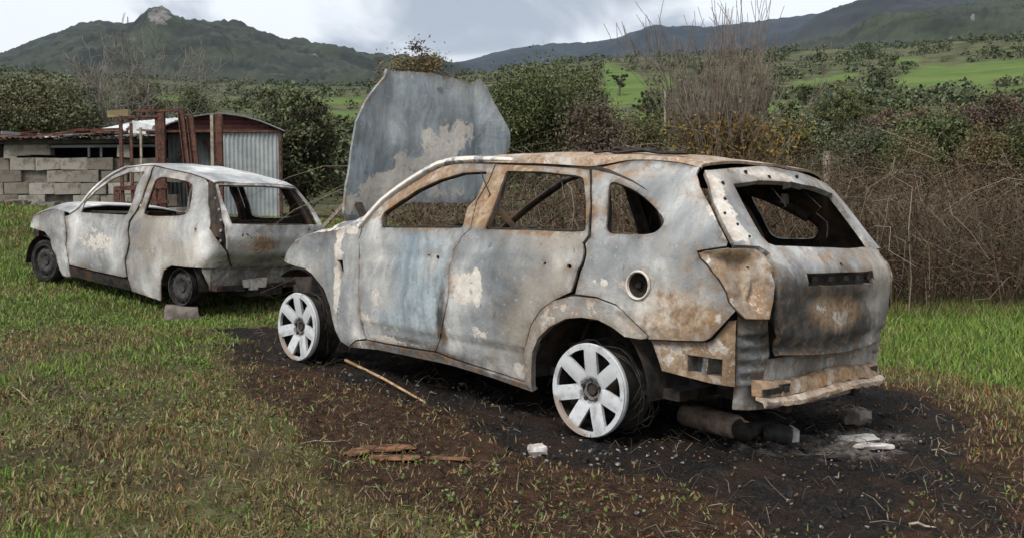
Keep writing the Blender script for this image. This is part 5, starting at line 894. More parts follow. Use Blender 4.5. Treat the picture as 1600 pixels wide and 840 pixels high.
def T3(label, px, py0, py1, wpx, Y, cols, nl, ncl, size_, name='tree', cat='tree', group=None, lob=7, seed=None, spread=.135, sq=1.0):
    """a bushy tree at distance Y that spans py0..py1 and wpx in the photograph's pixels"""
    fz = float(rng.uniform(.70, 1.08)); size = size_ * fz; nl = int(nl / fz ** 1.3); spread = spread * float(rng.uniform(.8, 1.5)); cols = [tuple(min(1, q_ * f_) for q_, f_ in zip(c_, (rng.uniform(.85, 1.25), rng.uniform(.85, 1.1), rng.uniform(.8, 1.2)))) for c_ in cols]
    base = at(px, py1, Y); x = base.x; z0 = g(x, Y); top = at(px, py0, Y).z; Hh = max(top - z0, .6); w = wpx / FPX * Y / 2; low = max(.12 * Hh, at(px, py1, Y).z - z0 if Y < 40 and at(px, py1, Y).z > z0 + .1 else .10 * Hh)
    lobes = []; 
    for k in range(lob): q = rng.uniform(0, 6.28); r = w * rng.uniform(.25, .62); zc = low + (Hh - low) * rng.uniform(.25, .72); lobes.append((r * math.cos(q), r * math.sin(q) * .8, zc, w * rng.uniform(.36, .55), w * rng.uniform(.36, .5), (Hh - low) * rng.uniform(.22, .34)))
    lobes += [(0, 0, low + (Hh - low) * .45, w * .68, w * .6, (Hh - low) * .42), (rng.uniform(-.2, .2) * w, 0, low + (Hh - low) * .76, w * .5, w * .45, (Hh - low) * .26)]
    return tree(name, label, cat, x, Y, lobes, ncl, nl, size, cols, max(.25, low + (Hh - low) * .25), max(.03, w * .07), group=group, spread=spread)
GB = 'olive trees and bushes behind the sheds'
T3('broad grey green olive tree at the far left behind the lean to roof', 52, 118, 222, 165, 25, OLIVE, 15000, 170, .055, 'olive_tree', group=GB)
T3('smaller olive tree between the far left olive and the bare tree', 128, 135, 215, 90, 27, OLIVE, 6000, 80, .05, 'olive_tree', group=GB)
T3('olive bush beneath the bare branching tree behind the lean to', 222, 138, 200, 62, 28, OLIVE, 4200, 60, .05, 'olive_bush', 'bush', group=GB, lob=4)
T3('small upright olive tree just right of the bare branching tree', 306, 132, 200, 52, 29, OLIVE, 4200, 60, .05, 'olive_tree', group=GB, lob=4)
T3('large dark olive tree standing right behind the corrugated shed', 458, 134, 345, 205, 20.0, [(.024, .030, .012), (.052, .063, .026), (.09, .104, .045), (.14, .15, .075)], 26000, 260, .05, 'olive_tree', group=GB, lob=10)
T3('tan green tree whose top shows above the raised bonnet', 655, 74, 330, 170, 19, [(.05, .05, .024), (.09, .092, .042), (.13, .128, .06), (.18, .165, .085)], 30000, 260, .045, 'tree', lob=12)
T3('tall full green bush just right of the raised bonnet', 842, 112, 262, 205, 18, [(.034, .048, .016), (.07, .09, .032), (.11, .128, .052), (.16, .17, .08)], 24000, 240, .045, 'bush', 'bush', lob=10)
T3('dark evergreen tree behind the tall green bush beside the bonnet', 905, 112, 225, 110, 34, GREEN, 9000, 110, .07, 'evergreen_tree', lob=6)
T3('brown leaved shrub between the tall green bush and the meadow', 930, 165, 262, 90, 17, REDD, 7000, 90, .04, 'shrub', 'shrub', lob=5)
T3('low dark shrub in front of the green meadow behind the car roof', 1000, 195, 265, 105, 20, GREEN, 8000, 100, .045, 'shrub', 'shrub', lob=5)
# bare trees
def bare(name, label, cat, x, y, h, spread, n0, levels, col, r0, upright=.5, fan=1.0, rmin=.004, basew=.05, group=None, leaves=0, leafcols=None, leafz=(0, 1), seed=1):
    r_ = np.random.default_rng(seed); z = g(x, y); root = empty(name, label, cat, group, (x, y, z)); P0, P1, R0, R1 = [], [], [], []; tips = []
    def grow(p, d, L, r, lv):
        q = p
        for s_ in range(3):
            d2 = d + r_.normal(size=3) * .16 * fan; d2[2] += .10 * upright; d2 /= np.linalg.norm(d2); q2 = q + d2 * L / 3; rr = max(r * (1 - .2 * s_), rmin); P0.append(q); P1.append(q2); R0.append(rr); R1.append(rr * .8); q = q2; d = d2; tips.append(q)
            if lv > 0 and s_ > 0 or (lv > 1):
                for _ in range(1 if s_ < 2 else 2):
                    a = d + r_.normal(size=3) * (.55 if lv > 1 else .7) * fan; a[2] += upright * .35; a /= np.linalg.norm(a); grow(q, a, L * r_.uniform(.5, .8), rr * .6, lv - 1)
    for k in range(n0):
        a = np.array([r_.normal() * spread, r_.normal() * spread, 1.0]); a /= np.linalg.norm(a); grow(np.array([r_.normal() * basew * n0 ** .5, r_.normal() * basew * n0 ** .5, -.1]), a, h * r_.uniform(.36, .56), r0 * r_.uniform(.7, 1.2), levels)
    V, F_ = segs(P0, P1, R0, R1, 4); link('branches', npmesh('branches', V, F_), col, root)
    if leaves:
        tp = np.array(tips); tp = tp[(tp[:, 2] > leafz[0]) & (tp[:, 2] < leafz[1])]; c = tp[r_.choice(len(tp), leaves)] + r_.normal(size=(leaves, 3)) * .07; V, F_ = quads(c, .027 * r_.uniform(.6, 1.4, leaves)); lc = np.array(leafcols)[r_.integers(0, len(leafcols), leaves)]; link('leaves', npmesh('leaves', V, F_, False, np.repeat(lc, 4, 0)), M_LEAF, root)
    return root
p = at(225, 200, 28); bare('bare_tree', 'leafless grey tree with fine spreading branches behind the lean to', 'tree', p.x, 28, at(225, 72, 28).z - g(p.x, 28), .55, 7, 4, plain('grey_twigs', (.14, .125, .105), (.22, .20, .175), 5), .045, .5, 1.0, .008, seed=4)
p = at(1138, 250, 13.0); hb = at(1138, 22, 13).z - g(p.x, 13)
bare('bare_bush', 'tall leafless bush with reddish upright twigs and yellow lower leaves behind the car roof', 'bush', p.x, 13.0, hb * .86, .075, 28, 3, plain('tan_red_twigs', (.13, .10, .08), (.23, .19, .155), 5), .011, .9, .44, .0040, .026, leaves=9500, leafcols=[(.20, .13, .02), (.14, .10, .025), (.26, .16, .02), (.10, .085, .03), (.17, .085, .02)], leafz=(.3, 2.5), seed=9)
bare('bare_bush', 'wispy dead bush with thin tan twigs left of the tall leafless bush', 'bush', at(1060, 250, 12).x, 12.4, 1.9, .35, 9, 3, plain('tan_twigs', (.14, .09, .05), (.22, .15, .08), 5), .008, .6, leaves=1800, leafcols=[(.16, .10, .03), (.20, .13, .03), (.10, .07, .03)], leafz=(.2, 1.9), seed=12)
bare('bare_bush', 'wispy dead bush with thin tan twigs right of the tall leafless bush', 'bush', at(1200, 250, 12).x, 12.6, 1.95, .35, 9, 3, bpy.data.materials['tan_twigs'], .008, .6, leaves=1500, leafcols=[(.16, .10, .03), (.13, .09, .03), (.10, .07, .03)], leafz=(.2, 1.9), seed=15)
# shrubs on the slope at the right
GR = 'shrubs on the slope right of the cars'
for a in (('broad rounded dark green shrub below the meadows in the middle of the slope', 1320, 132, 215, 175, 55, GREEN, 12000, 130, .12), ('rounded olive shrub lower down the slope beside the tall leafless bush', 1245, 175, 245, 110, 38, OLIVE, 8000, 100, .08), ('dark shrub beside the tan patch of soil on the slope', 1230, 150, 200, 60, 75, GREEN, 4000, 60, .13),
          ('reddish brown shrub above the brambles right of centre on the slope', 1400, 165, 262, 150, 30, REDD, 12000, 130, .065), ('dense dark green shrub behind the brambles near the right edge', 1470, 180, 300, 190, 22, GREEN, 20000, 210, .05), ('tall reddish leafed shrub high at the right edge of the picture', 1545, 140, 235, 150, 33, REDD, 12000, 100, .07), ('deep green shrub in the lower right corner of the slope behind the brambles', 1580, 190, 320, 150, 19, GREEN, 15000, 170, .045),
          ('olive shrub half hidden behind the tallest brambles', 1350, 205, 290, 150, 24, OLIVE, 13000, 140, .05), ('leafless tan brown shrub between the dark green shrubs at the right', 1430, 205, 300, 90, 20.5, TAN, 5000, 80, .04), ('dusky red brown shrub just behind the brambles near the right edge', 1535, 200, 320, 95, 18, REDD, 8000, 100, .04), ('small tan shrub just right of the tall leafless bush', 1225, 190, 262, 70, 16.5, TAN, 4500, 70, .035), ('dark round oak alone on the bright upper meadow', 1374, 103, 127, 38, 210, GREEN, 1800, 30, .3), ('small dark oak at the left end of the upper meadow', 1257, 130, 150, 30, 170, GREEN, 1500, 26, .25), ('small dark tree in the corner of the left meadow', 1012, 128, 158, 44, 150, GREEN, 2200, 36, .22), ('dark tree at the top of the left meadow', 968, 106, 126, 40, 260, GREEN, 1600, 28, .35),
          ('dark bush at the foot of the left meadow', 1040, 150, 192, 70, 90, OLIVE, 4500, 60, .15), ('dark tree standing right of the tall leafless bush on the far slope', 1200, 110, 150, 60, 150, GREEN, 3000, 44, .22), ('pale leaning shrub between the left meadow and the far trees', 985, 168, 205, 50, 62, OLIVE, 3000, 44, .1)):
    T3(*a, name='shrub', cat='shrub', group=GR)
# scrub in the distance, too many to count
P, Cc, Sz = [], [], []
npt = 6200; pxs = rng.uniform(-500, 2100, npt); rs = np.exp(rng.uniform(np.log(48), np.log(620), npt)); xs = (pxs - 800) / FPX * rs; zs_ = G(xs, rs); pys = 326 - (zs_ - EYE) * FPX / rs
keep = np.ones(npt, bool)
for poly in FIELDS: keep &= ~(inside(pxs, pys - 4, poly) | inside(pxs, pys, poly))
keep &= (fbm(xs / 14, rs / 22, 41) > .40) | (pxs > 1180) & (fbm(xs / 14, rs / 22, 42) > .36)
keep &= ~((pxs < 620) & (rs < 70) & (rng.random(npt) < .5))
for x, y, z in zip(xs[keep], rs[keep], zs_[keep]):
    s_ = rng.uniform(.5, 1.25) * (1.0 + .0022 * y) * 1.5; n = 38; d = rng.normal(size=(n, 3)); d /= np.linalg.norm(d, axis=1)[:, None]; P.append(np.array([x, y, z + s_ * .45]) + d * np.array([1.15, 1.15, .62]) * s_ * rng.uniform(.55, 1, n)[:, None])
    pal = np.array(GREEN if rng.random() < .5 else OLIVE); Cc.append(pal[rng.integers(0, 3, n)]); Sz.append(np.full(n, s_ * .195))
P = np.vstack(P); V, F_ = quads(P, np.concatenate(Sz) * rng.uniform(.7, 1.4, len(P)), asp=.7)
setp(link('scrub', npmesh('scrub', V, F_, False, np.repeat(np.vstack(Cc), 4, 0)), M_LEAF), 'dark macchia scrub scattered over the valley and the far slope', 'scrub', kind='stuff')
# bramble thicket behind the cars
def fronty(x): return np.interp(x, [-3.5, -1.5, 0, 2, 4, 6, 8, 11, 14], [11.4, 10.7, 10.6, 11.2, 12.4, 13.3, 14.4, 16, 18])
def thick_h(x): return np.interp(x, [-3.5, -1, 1, 3, 5, 7, 9, 14], [1.2, 1.5, 1.75, 1.95, 2.05, 1.95, 2.0, 2.1]) + .8 * (fbm(np.asarray(x) * .9, np.asarray(x) * 0 + 3, 50) - .5)
nc = 6000; x = rng.uniform(-1.3, 12.5, nc); y = fronty(x) + (fbm(x * 1.1, x * 0 + 9, 55) - .5) * 1.3 + rng.exponential(.9, nc) - rng.exponential(.45, nc) * (rng.random(nc) < .22); h = thick_h(x) * rng.uniform(.30, 1.08, nc); z = G(x, y); big_ = rng.random(nc) < .010; dirx = rng.normal(size=nc); diry = rng.normal(size=nc) - .45; reach = np.where(big_, rng.uniform(1.6, 3.2, nc), rng.uniform(.5, 2.3, nc)); h = np.where(big_, thick_h(x) * rng.uniform(.85, 1.25, nc), h)
ph = np.hypot(dirx, diry); dirx /= ph; diry /= ph; up_ = (rng.random(nc) < .55) & ~big_; z0_ = np.where(up_, rng.uniform(.05, .75, nc) * h, -.05); h = np.where(up_, (h - z0_) * rng.uniform(.2, 1.1, nc), h); z = z + z0_; reach = np.where(up_, reach * .7, reach); prev = np.stack([x, y, z], 1); A0, A1, Ra, Rb = [], [], [], []; rad = rng.uniform(.0016, .0046, nc) * np.where(rng.random(nc) < .18, 1.9, 1.0) * np.where(big_, 1.6, 1.0); tips = []
for k in range(1, 9):
    t_ = k / 8; lift = np.sin(t_ * np.pi * .80); cur = np.stack([x + dirx * reach * t_ ** 1.4 + rng.normal(size=nc) * .075, y + diry * reach * t_ ** 1.4 + rng.normal(size=nc) * .06, z + h * lift + rng.normal(size=nc) * .05], 1)
    A0.append(prev); A1.append(cur); Ra.append(rad * (1.05 - .8 * (k - 1) / 8)); Rb.append(rad * (1.05 - .8 * k / 8)); tips.append(cur); prev = cur
V, F_ = segs(np.vstack(A0), np.vstack(A1), np.concatenate(Ra), np.concatenate(Rb), 3)
pal = np.array([(.052, .032, .020), (.105, .066, .040), (.17, .115, .073), (.25, .19, .135), (.34, .285, .22)]); cc = np.where(big_[:, None], pal[3 + rng.integers(0, 2, nc)], pal[rng.choice(5, nc, p=[.38, .28, .18, .11, .05])]); cc = np.tile(np.repeat(cc, 6, 0), (8, 1))
root = empty('bramble_thicket', 'brown tangle of bare bramble canes behind and right of the burnt cars', 'brambles'); root['kind'] = 'stuff'
link('canes', npmesh('canes', V, F_, False, cc), M_LEAF, root)['kind'] = 'stuff'
tp = np.vstack(tips); nl = 64000; c = tp[rng.integers(0, len(tp), nl)] + rng.normal(size=(nl, 3)) * np.array([.10, .10, .09]); V, F_ = quads(c, .019 * rng.uniform(.5, 1.5, nl)); k = fbm(c[:, 0] * .8, c[:, 2] * 1.3 + 5, 61); hi = sst(c[:, 2] - G(c[:, 0], c[:, 1]), .9, 1.7)
br = np.array([(.040, .024, .014), (.08, .046, .026), (.125, .076, .045), (.052, .033, .019)])[rng.integers(0, 4, nl)]; gr_ = np.array([(.022, .032, .010), (.05, .062, .022), (.035, .045, .016)])[rng.integers(0, 3, nl)]; pickg = rng.random(nl) < np.where(k > .52, .7, .15) * (.35 + .65 * hi)
link('bramble_leaves', npmesh('bramble_leaves', V, F_, False, np.repeat(np.where(pickg[:, None], gr_, br), 4, 0)), M_LEAF, root)['kind'] = 'stuff'
m = MB(); q = at(1289, 262, 14.0); m.tube([(q.x, 14.0, g(q.x, 14.0)), (q.x + .02, 14.0, at(1289, 237, 14).z)], [.05, .045], 7); setp(m.build('fence_post', M_WOOD), 'pale weathered fence post sticking out of the brambles', 'post')
m = MB(); q = at(1039, 195, 60); m.tube([(q.x, 60, g(q.x, 60) - .3), (q.x, 60, at(1039, 138, 60).z)], [.10, .07], 8); setp(m.build('utility_pole', M_WOOD), 'thin pale pole standing on the slope below the left meadow', 'pole')

# ---------------------------------------------------------------- grass, weeds and litter
def scatter(n, rmin=2.3, rmax=19, azm=41, pw=.55):
    r = rmin + (rmax - rmin) * rng.random(n) ** (1 / pw * .62); a = np.radians(rng.uniform(-azm, azm, n)); return r * np.sin(a), r * np.cos(a)
def gtop(x, y): return G(x, y) + ((fbm(x * 3, y * 3, 21) - .5) * .07) * sst(-np.hypot(x, y), -19, -14)
def blades(x, y, h, wd, col, lean=.5):
    n = len(x); z = gtop(x, y) - .01; a = rng.uniform(0, 6.283, n); ux, uy = np.cos(a), np.sin(a); l = rng.uniform(.15, 1, n) * lean * h; b = rng.uniform(0, 6.283, n); lx, ly = np.cos(b) * l, np.sin(b) * l
    B = np.stack([x, y, z], 1); U = np.stack([ux, uy, 0 * ux], 1) * wd[:, None]; M1 = B + np.stack([lx * .35, ly * .35, h * .6], 1); T1 = B + np.stack([lx, ly, h], 1)
    V = np.stack([B - U, B + U, M1 + U * .75, M1 - U * .75, T1], 1).reshape(-1, 3); i = np.arange(n)[:, None] * 5; return V, i + np.array([[0, 1, 2, 3]]), i + np.array([[3, 2, 4]]), np.repeat(col, 5, 0)
n = 340000; x, y = scatter(n); a_, b_, p_ = masks(x, y); patch = fbm(x * .9, y * .9, 71) + .20 * sst(sdist(x, y, BROWN), -1.9, -.1) * sst(-y, -8.5, -6.5) - .06 * sst(y, 6, 8); fine = fbm(x * 5, y * 5, 73); rightside = sst(x - .33 * y, .4, 1.4)
dry = np.clip(sst(patch + .10 * sst(-y, -6.2, -4.5), .40, .60) * (1 - .5 * sst(y, 6.5, 9)) + .75 * b_ - .6 * rightside * sst(y, 6.5, 8), 0, 1)
keepp = (1 - a_ * .985) * (1 - .84 * b_) * (.16 + 1.0 * sst(fine + .25 * sst(y, 6, 9) + .3 * rightside, .36, .60)); k = rng.random(n) < keepp
ins = inside(x, y, [(-7.2, 16.6), (-1, 16.6), (-1, 25), (-14, 25), (-14, 16.6)]); k &= ~ins; k &= (y < fronty(np.clip(x, -3.5, 14)) + 1.5) | (x < -1.6)
x, y, dry, b_ = x[k], y[k], dry[k], b_[k]; n = len(x); isdry = rng.random(n) < np.clip(dry * .85 + .06, 0, .93); rr_ = np.hypot(x, y)
h = np.where(isdry, rng.uniform(.015, .05, n), rng.uniform(.018, .06, n)) * (1 - .3 * b_) * (1 + .5 * sst(rr_, 9, 15)) * (1 + .9 * sst(x - .33 * y, .2, 1.2)) * (.7 + .7 * fbm(x * 1.7, y * 1.7, 77)); wd = rng.uniform(.0022, .0045, n) * (1 + .10 * np.maximum(rr_ - 4, 0))
gp = np.array([(.085, .16, .02), (.12, .215, .028), (.16, .26, .04), (.17, .215, .055), (.07, .115, .022), (.22, .29, .085)])[rng.integers(0, 6, n)]; dp = np.array([(.24, .185, .085), (.15, .095, .045), (.34, .27, .145), (.10, .06, .03), (.24, .135, .05), (.21, .18, .07)])[rng.integers(0, 6, n)]
ne = 26000; xe = rng.uniform(-1.5, 12, ne); ye = fronty(xe) + (fbm(xe * 1.1, xe * 0 + 9, 55) - .5) * 1.3 + rng.normal(size=ne) * .45 - .35; de = rng.random(ne) < .55
x = np.concatenate([x, xe]); y = np.concatenate([y, ye]); h = np.concatenate([h, rng.uniform(.05, .30, ne) * rng.random(ne) ** .5]); wd = np.concatenate([wd, rng.uniform(.003, .007, ne)]); isdry = np.concatenate([isdry, de]); gp = np.concatenate([gp, gp[:ne] * .8]); dp = np.concatenate([dp, dp[:ne] * .9])
V, Fq, Ft, cl_ = blades(x, y, h, wd, np.where(isdry[:, None], dp, gp), .8)
setp(link('grass', npmesh('grass', V, [Fq, Ft], False, cl_), M_LEAF), 'short rough grass, green at the sides and dry brown beside the burnt patch', 'grass', kind='stuff')
n = 42000; x, y = scatter(n, 2.3, 13); a_, b_, p_ = masks(x, y); k = rng.random(n) < (1 - a_) * (1 - .75 * b_) * sst(fbm(x * 2.3, y * 2.3, 81), .40, .60); x, y, b_ = x[k], y[k], b_[k]; n = len(x)
nr = np.stack([rng.normal(size=n) * .35, rng.normal(size=n) * .35, np.ones(n)], 1); nr /= np.linalg.norm(nr, axis=1)[:, None]; V, F_ = quads(np.stack([x, y, gtop(x, y) + rng.uniform(.008, .05, n)], 1), rng.uniform(.005, .013, n), nr, .75); wp = np.array([(.075, .13, .022), (.11, .17, .035), (.055, .09, .018), (.14, .19, .07), (.12, .11, .04)])[rng.integers(0, 5, n)]
setp(link('weeds', npmesh('weeds', V, F_, False, np.repeat(wp, 4, 0)), M_LEAF), 'small broad leaved weeds growing among the grass', 'weeds', kind='stuff')
n = 30000; x, y = scatter(n, 2.3, 12); a_, b_, p_ = masks(x, y); k = rng.random(n) < .12 + .5 * b_ * (1 - .9 * a_); x, y = x[k], y[k]; n = len(x); nr = np.stack([rng.normal(size=n) * .5, rng.normal(size=n) * .5, np.ones(n)], 1); nr /= np.linalg.norm(nr, axis=1)[:, None]
V, F_ = quads(np.stack([x, y, gtop(x, y) + rng.uniform(.004, .025, n)], 1), rng.uniform(.004, .013, n), nr, .5); lp_ = np.array([(.19, .085, .028), (.12, .062, .028), (.22, .13, .055), (.07, .038, .02), (.16, .11, .06)])[rng.integers(0, 5, n)]
setp(link('leaf_litter', npmesh('leaf_litter', V, F_, False, np.repeat(lp_, 4, 0)), M_LEAF), 'brown and orange dead leaves lying in the grass and on the scorched soil', 'leaf litter', kind='stuff')
n = 80000; x, y = scatter(n, 2.3, 10); a_, b_, p_ = masks(x, y); k = rng.random(n) < (1 - a_) * (1 - .72 * b_) * (.35 + .65 * sst(fbm(x * 1.4, y * 1.4, 71), .35, .6)); x, y = x[k], y[k]; n = len(x); nr = np.stack([rng.normal(size=n) * .25, rng.normal(size=n) * .25, np.ones(n)], 1); nr /= np.linalg.norm(nr, axis=1)[:, None]
V, F_ = quads(np.stack([x, y, gtop(x, y) + rng.uniform(.002, .02, n)], 1), rng.uniform(.012, .035, n), nr, .10); lp_ = np.array([(.24, .19, .10), (.15, .11, .055), (.09, .065, .035), (.05, .04, .022), (.13, .14, .05)])[rng.integers(0, 5, n)]
setp(link('dead_grass', npmesh('dead_grass', V, F_, False, np.repeat(lp_, 4, 0)), M_LEAF), 'matted dead grass stems lying flat between the green tufts', 'dead grass', kind='stuff')
# charred twigs and pale straws over the burnt patch
n = 5200; x, y = scatter(n, 2.4, 9.5); a_, b_, p_ = masks(x, y); k = rng.random(n) < np.maximum(a_ * .8, b_ * .8); x, y = x[k], y[k]; n = len(x); an = rng.uniform(0, 6.28, n); ln = rng.uniform(.03, .16, n); z = gtop(x, y) + .012; P0 = np.stack([x, y, z], 1)
mid = P0 + np.stack([np.cos(an) * ln * .5, np.sin(an) * ln * .5, rng.uniform(.005, .06, n)], 1); an2 = an + rng.normal(size=n) * .6; P1 = mid + np.stack([np.cos(an2) * ln * .5, np.sin(an2) * ln * .5, rng.uniform(-.05, .02, n)], 1); r_ = rng.uniform(.001, .0026, n); V1, F1 = segs(P0, mid, r_, r_ * .9, 3); V2, F2 = segs(mid, P1, r_ * .9, r_ * .5, 3)
tc = np.array([(.02, .016, .013), (.04, .028, .02), (.09, .06, .04), (.20, .16, .11), (.30, .26, .20)])[rng.choice(5, n, p=[.36, .3, .18, .11, .05])]; tc = np.repeat(tc, 6, 0)
setp(link('twigs', npmesh('twigs', np.vstack([V1, V2]), [F1, F2 + len(V1)], False, np.vstack([tc, tc])), M_LEAF), 'charred twigs and pale straws strewn over the burnt ground', 'twigs', kind='stuff')
# flakes of ash and melted glass
P = []; 
for (px_, py_, sx, sy, k_) in ((960, 715, .20, .12, 60), (1010, 690, .3, .2, 60), (560, 590, .28, .16, 50), (640, 605, .4, .2, 40), (1330, 700, .35, .25, 110), (1200, 720, .5, .3, 120), (850, 690, .4, .25, 60), (440, 553, .1, .05, 14), (1420, 800, .3, .15, 26), (1000, 790, .8, .3, 60), (700, 640, .4, .3, 40)):
    q = onground(px_, py_); P.append(np.stack([q.x + rng.normal(size=k_) * sx, q.y + rng.normal(size=k_) * sy], 1))
P = np.vstack(P); P = P[rng.random(len(P)) < .42]; m = MB()
for x_, y_ in P: s_ = float(rng.uniform(.003, .010)) * (1.7 if rng.random() < .12 else 1); m.box((x_, y_, float(gtop(np.array([x_]), np.array([y_]))[0]) + s_ * .45 + .004), (s_ * 1.6, s_ * 1.2, s_ * .7), Matrix.Rotation(float(rng.uniform(0, 3)), 3, 'Z'), s_ * .3)
setp(m.build('ash_flakes', plain('ash_white', (.08, .078, .075), (.32, .31, .30), 30)), 'small pale flakes of ash and melted metal on the black ground', 'ash flakes', kind='stuff')
# crust of charcoal lumps
n = 1500; x, y = scatter(n, 3.2, 9.5, 30); a_, b_, p_ = masks(x, y); k = rng.random(n) < a_; x, y = x[k], y[k]; m = MB()
for x_, y_, z_ in zip(x, y, gtop(x, y)): s_ = float(rng.uniform(.005, .022)); m.box((x_, y_, z_ + s_ * .2), (s_ * 1.5, s_, s_ * .7), Matrix.Rotation(float(rng.uniform(0, 3)), 3, 'Z'), s_ * .3)
setp(m.build('charcoal', plain('charcoal', (.008, .008, .008), (.03, .028, .027), 25)), 'crumbs of charcoal covering the burnt patch', 'charcoal', kind='stuff')
# single things lying about
def put(px_, py_): q = onground(px_, py_); q.z = float(gtop(np.array([q.x]), np.array([q.y]))[0]); return q
a_, b_ = put(540, 569), put(665, 636); m = MB().tube([a_ + Vector((0, 0, .05)), a_.lerp(b_, .5) + Vector((.01, .01, .035)), b_ + Vector((0, 0, .015))], [.011, .009, .006], 6); setp(m.build('stick', plain('bare_stick', (.33, .21, .10), (.50, .36, .20), 12)), 'straight pale stick lying on the ash below the front door', 'stick')
def lump(name, label, cat, px_, py_, dim, mat, rz=0.0, n=10, lift=.0, tilt=0.0, rough=.22):
    q = put(px_, py_); v = []; f = []; rg = np.random.default_rng(int(px_)); rows_ = 6
    for i in range(rows_ + 1):
        th = math.pi * i / rows_
        for k in range(n): ph_ = 2 * math.pi * k / n; s_ = 1 + rg.uniform(-rough, rough); c_, d_ = math.cos(ph_), math.sin(ph_); e_ = .6; v.append((dim[0] / 2 * np.sign(c_) * abs(c_) ** e_ * math.sin(th) ** .6 * s_, dim[1] / 2 * np.sign(d_) * abs(d_) ** e_ * math.sin(th) ** .6 * s_, dim[2] / 2 * np.sign(math.cos(th)) * abs(math.cos(th)) ** .6 * s_))
    for i in range(rows_): f += [(i * n + k, (i + 1) * n + k, (i + 1) * n + (k + 1) % n, i * n + (k + 1) % n) for k in range(n)]
    o = MB().add(v, f).build(name, mat, None, 35); o.location = (q.x, q.y, q.z + dim[2] * .42 + lift); o.rotation_euler = (tilt, 0, rz); setp(o, label, cat); return o
M_PALE = plain('pale_ash_lump', (.30, .27, .245), (.58, .55, .52), 16); M_STONE = plain('grey_brown_stone', (.13, .11, .095), (.26, .225, .195), 10)
lump('lump', 'white pointed lump of ash left of the rear wheel', 'lump', 840, 712, (.09, .07, .055), M_PALE, .3)
lump('plaster_slab', 'flat grey slab of debris behind the crash beam, upper of two', 'slab', 1342, 694, (.26, .12, .02), plain('slab_grey', (.26, .24, .22), (.42, .40, .37), 14), .3, 12, .004, .05)
lump('plaster_slab', 'flat whitish slab of debris behind the crash beam, lower of two', 'slab', 1364, 706, (.20, .07, .022), M_PALE, .1, 12, .004)
lump('char_lump', 'small black lump of charred plastic in front of the debris slabs', 'lump', 1297, 718, (.09, .05, .03), M_WIRE, .2)
lump('stone', 'grey stone lying under the right end of the crash beam', 'stone', 1338, 662, (.17, .12, .10), M_STONE, .5)
q = put(1228, 694); m = MB().tube([(-.11, .03, .05), (-.03, .01, .055), (.03, 0, .05)], [.045, .055, .045], 9); o = m.build('pipe_end', M_STEELW, None, 40); o.location = q; setp(o, 'dark metal pipe end with a pale broken face on the ash behind the car', 'pipe'); m = MB().box((.045, 0, .055), (.03, .06, .07), jit=.01); m.build('broken_face', M_PALE, o)
# fallen muffler
sil = empty('muffler', 'rusted exhaust muffler with a bent pipe lying on the ash under the tail', 'muffler'); a_, b_, c_ = put(1085, 672), put(1148, 690), put(1195, 688)
up = Vector((0, 0, 1)); pa, pb = a_ + up * .085, b_ + up * .075; d_ = (pb - pa).normalized(); M_MUF = plain('rusted_muffler', (.16, .115, .085), (.34, .26, .20), 11, .7)
MB().tube([pa - d_ * .07, pa - d_ * .066, pa - d_ * .05, pb, pb + d_ * .014, pb + d_ * .016], [.055, .070, .076, .076, .070, .05], 20, True, .85).build('canister', M_MUF, sil, 40)
MB().tube([pb + d_ * .01, pb + d_ * .06 + Vector((0, 0, -.02)), pb.lerp(c_ + up * .04, .6), c_ + up * .045 + Vector((.04, .03, 0))], [.052, .050, .042, .036], 14).build('pipe', M_CHAR, sil, 50)
MB().tube([pb + d_ * .02 + up * .045, pb.lerp(c_, .4) + up * .05, pb.lerp(c_, .75) + up * .055], [.010, .009, .006], 6).build('torn_seam', plain('orange_rust', (.30, .13, .05), (.42, .24, .13), 20), sil)
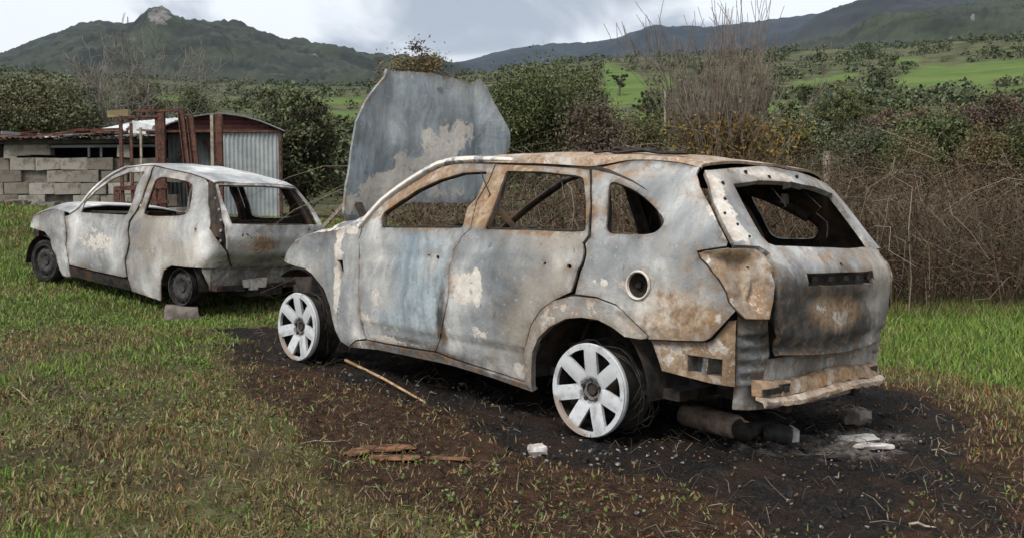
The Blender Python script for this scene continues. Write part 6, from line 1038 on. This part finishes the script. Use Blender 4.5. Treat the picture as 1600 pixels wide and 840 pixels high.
# bark slabs on the scorched soil, splinters and straws
for px_, py_, dim, rz, lab in ((600, 700, (.28, .09, .022), .15, 'largest reddish brown slab of bark on the scorched soil'), (615, 714, (.24, .07, .02), .0, 'reddish brown bark strip just below the largest bark slab'), (700, 716, (.22, .05, .018), -.1, 'reddish brown bark strip at the right end of the bark pieces'), (560, 706, (.12, .06, .02), .4, 'short reddish brown bark piece at the left end of the bark pieces')):
    o = lump('bark_slab', lab, 'bark', px_, py_, dim, bpy.data.materials.get('red_bark') or plain('red_bark', (.085, .042, .022), (.20, .10, .05), 18), rz, 12, .004); o['group'] = 'bark pieces on the scorched soil'
for px0, py0, px1, py1, r_, lab in ((536, 728, 562, 716, .005, 'short white splinter beside the bark pieces'), (1460, 708, 1494, 720, .006, 'short pale twig on the ash near the right edge'), (470, 695, 540, 690, .004, 'long thin straw left of the bark pieces'), (20, 608, 52, 640, .005, 'pale forked twig in the grass near the left edge'), (1420, 824, 1462, 828, .010, 'whitish chip of debris at the bottom right of the burnt patch')):
    a_, b_ = put(px0, py0), put(px1, py1); m = MB().tube([a_ + up * .012, a_.lerp(b_, .33) + up * .022, a_.lerp(b_, .6) + up * .012, b_ + up * .012], [r_ * .75, r_ * .7, r_ * .6, r_ * .3], 5); setp(m.build('twig', M_WOOD), lab, 'twig', group='single twigs and splinters')
q = put(286, 500); qt = Vector(hat.matrix_world @ Vector((0, .72, .0))); o = MB().box((0, 0, 0), (.33, .24, .16), Matrix.Rotation(.35, 3, 'Z'), .02).build('stone_block', M_STONE); zb = g(qt.x, qt.y); o.location = (qt.x - .01, qt.y - .03, (qt.z + zb) / 2 - .012); o.scale = (1, 1, max(.4, (qt.z - zb + .03) / .16)); setp(o, 'rough grey brown stone block propped under the rear wheel of the hatchback', 'stone')
# ---------------------------------------------------------------- air
hz_ = MB().box((300, 2900, 480), (9000, 6600, 1290)); hb_ = hz_.mesh('haze'); hm = bpy.data.materials.new('haze_air'); hm.use_nodes = True; ht = hm.node_tree; ht.nodes.clear(); ov = ht.nodes.new('ShaderNodeOutputMaterial'); pv = ht.nodes.new('ShaderNodeVolumePrincipled'); pv.inputs['Density'].default_value = .000042; pv.inputs['Color'].default_value = (.50, .70, 1.0, 1); ht.links.new(pv.outputs[0], ov.inputs['Volume'])
setp(link('haze', hb_, hm), 'thin pale blue haze over the valley', 'haze', kind='stuff')
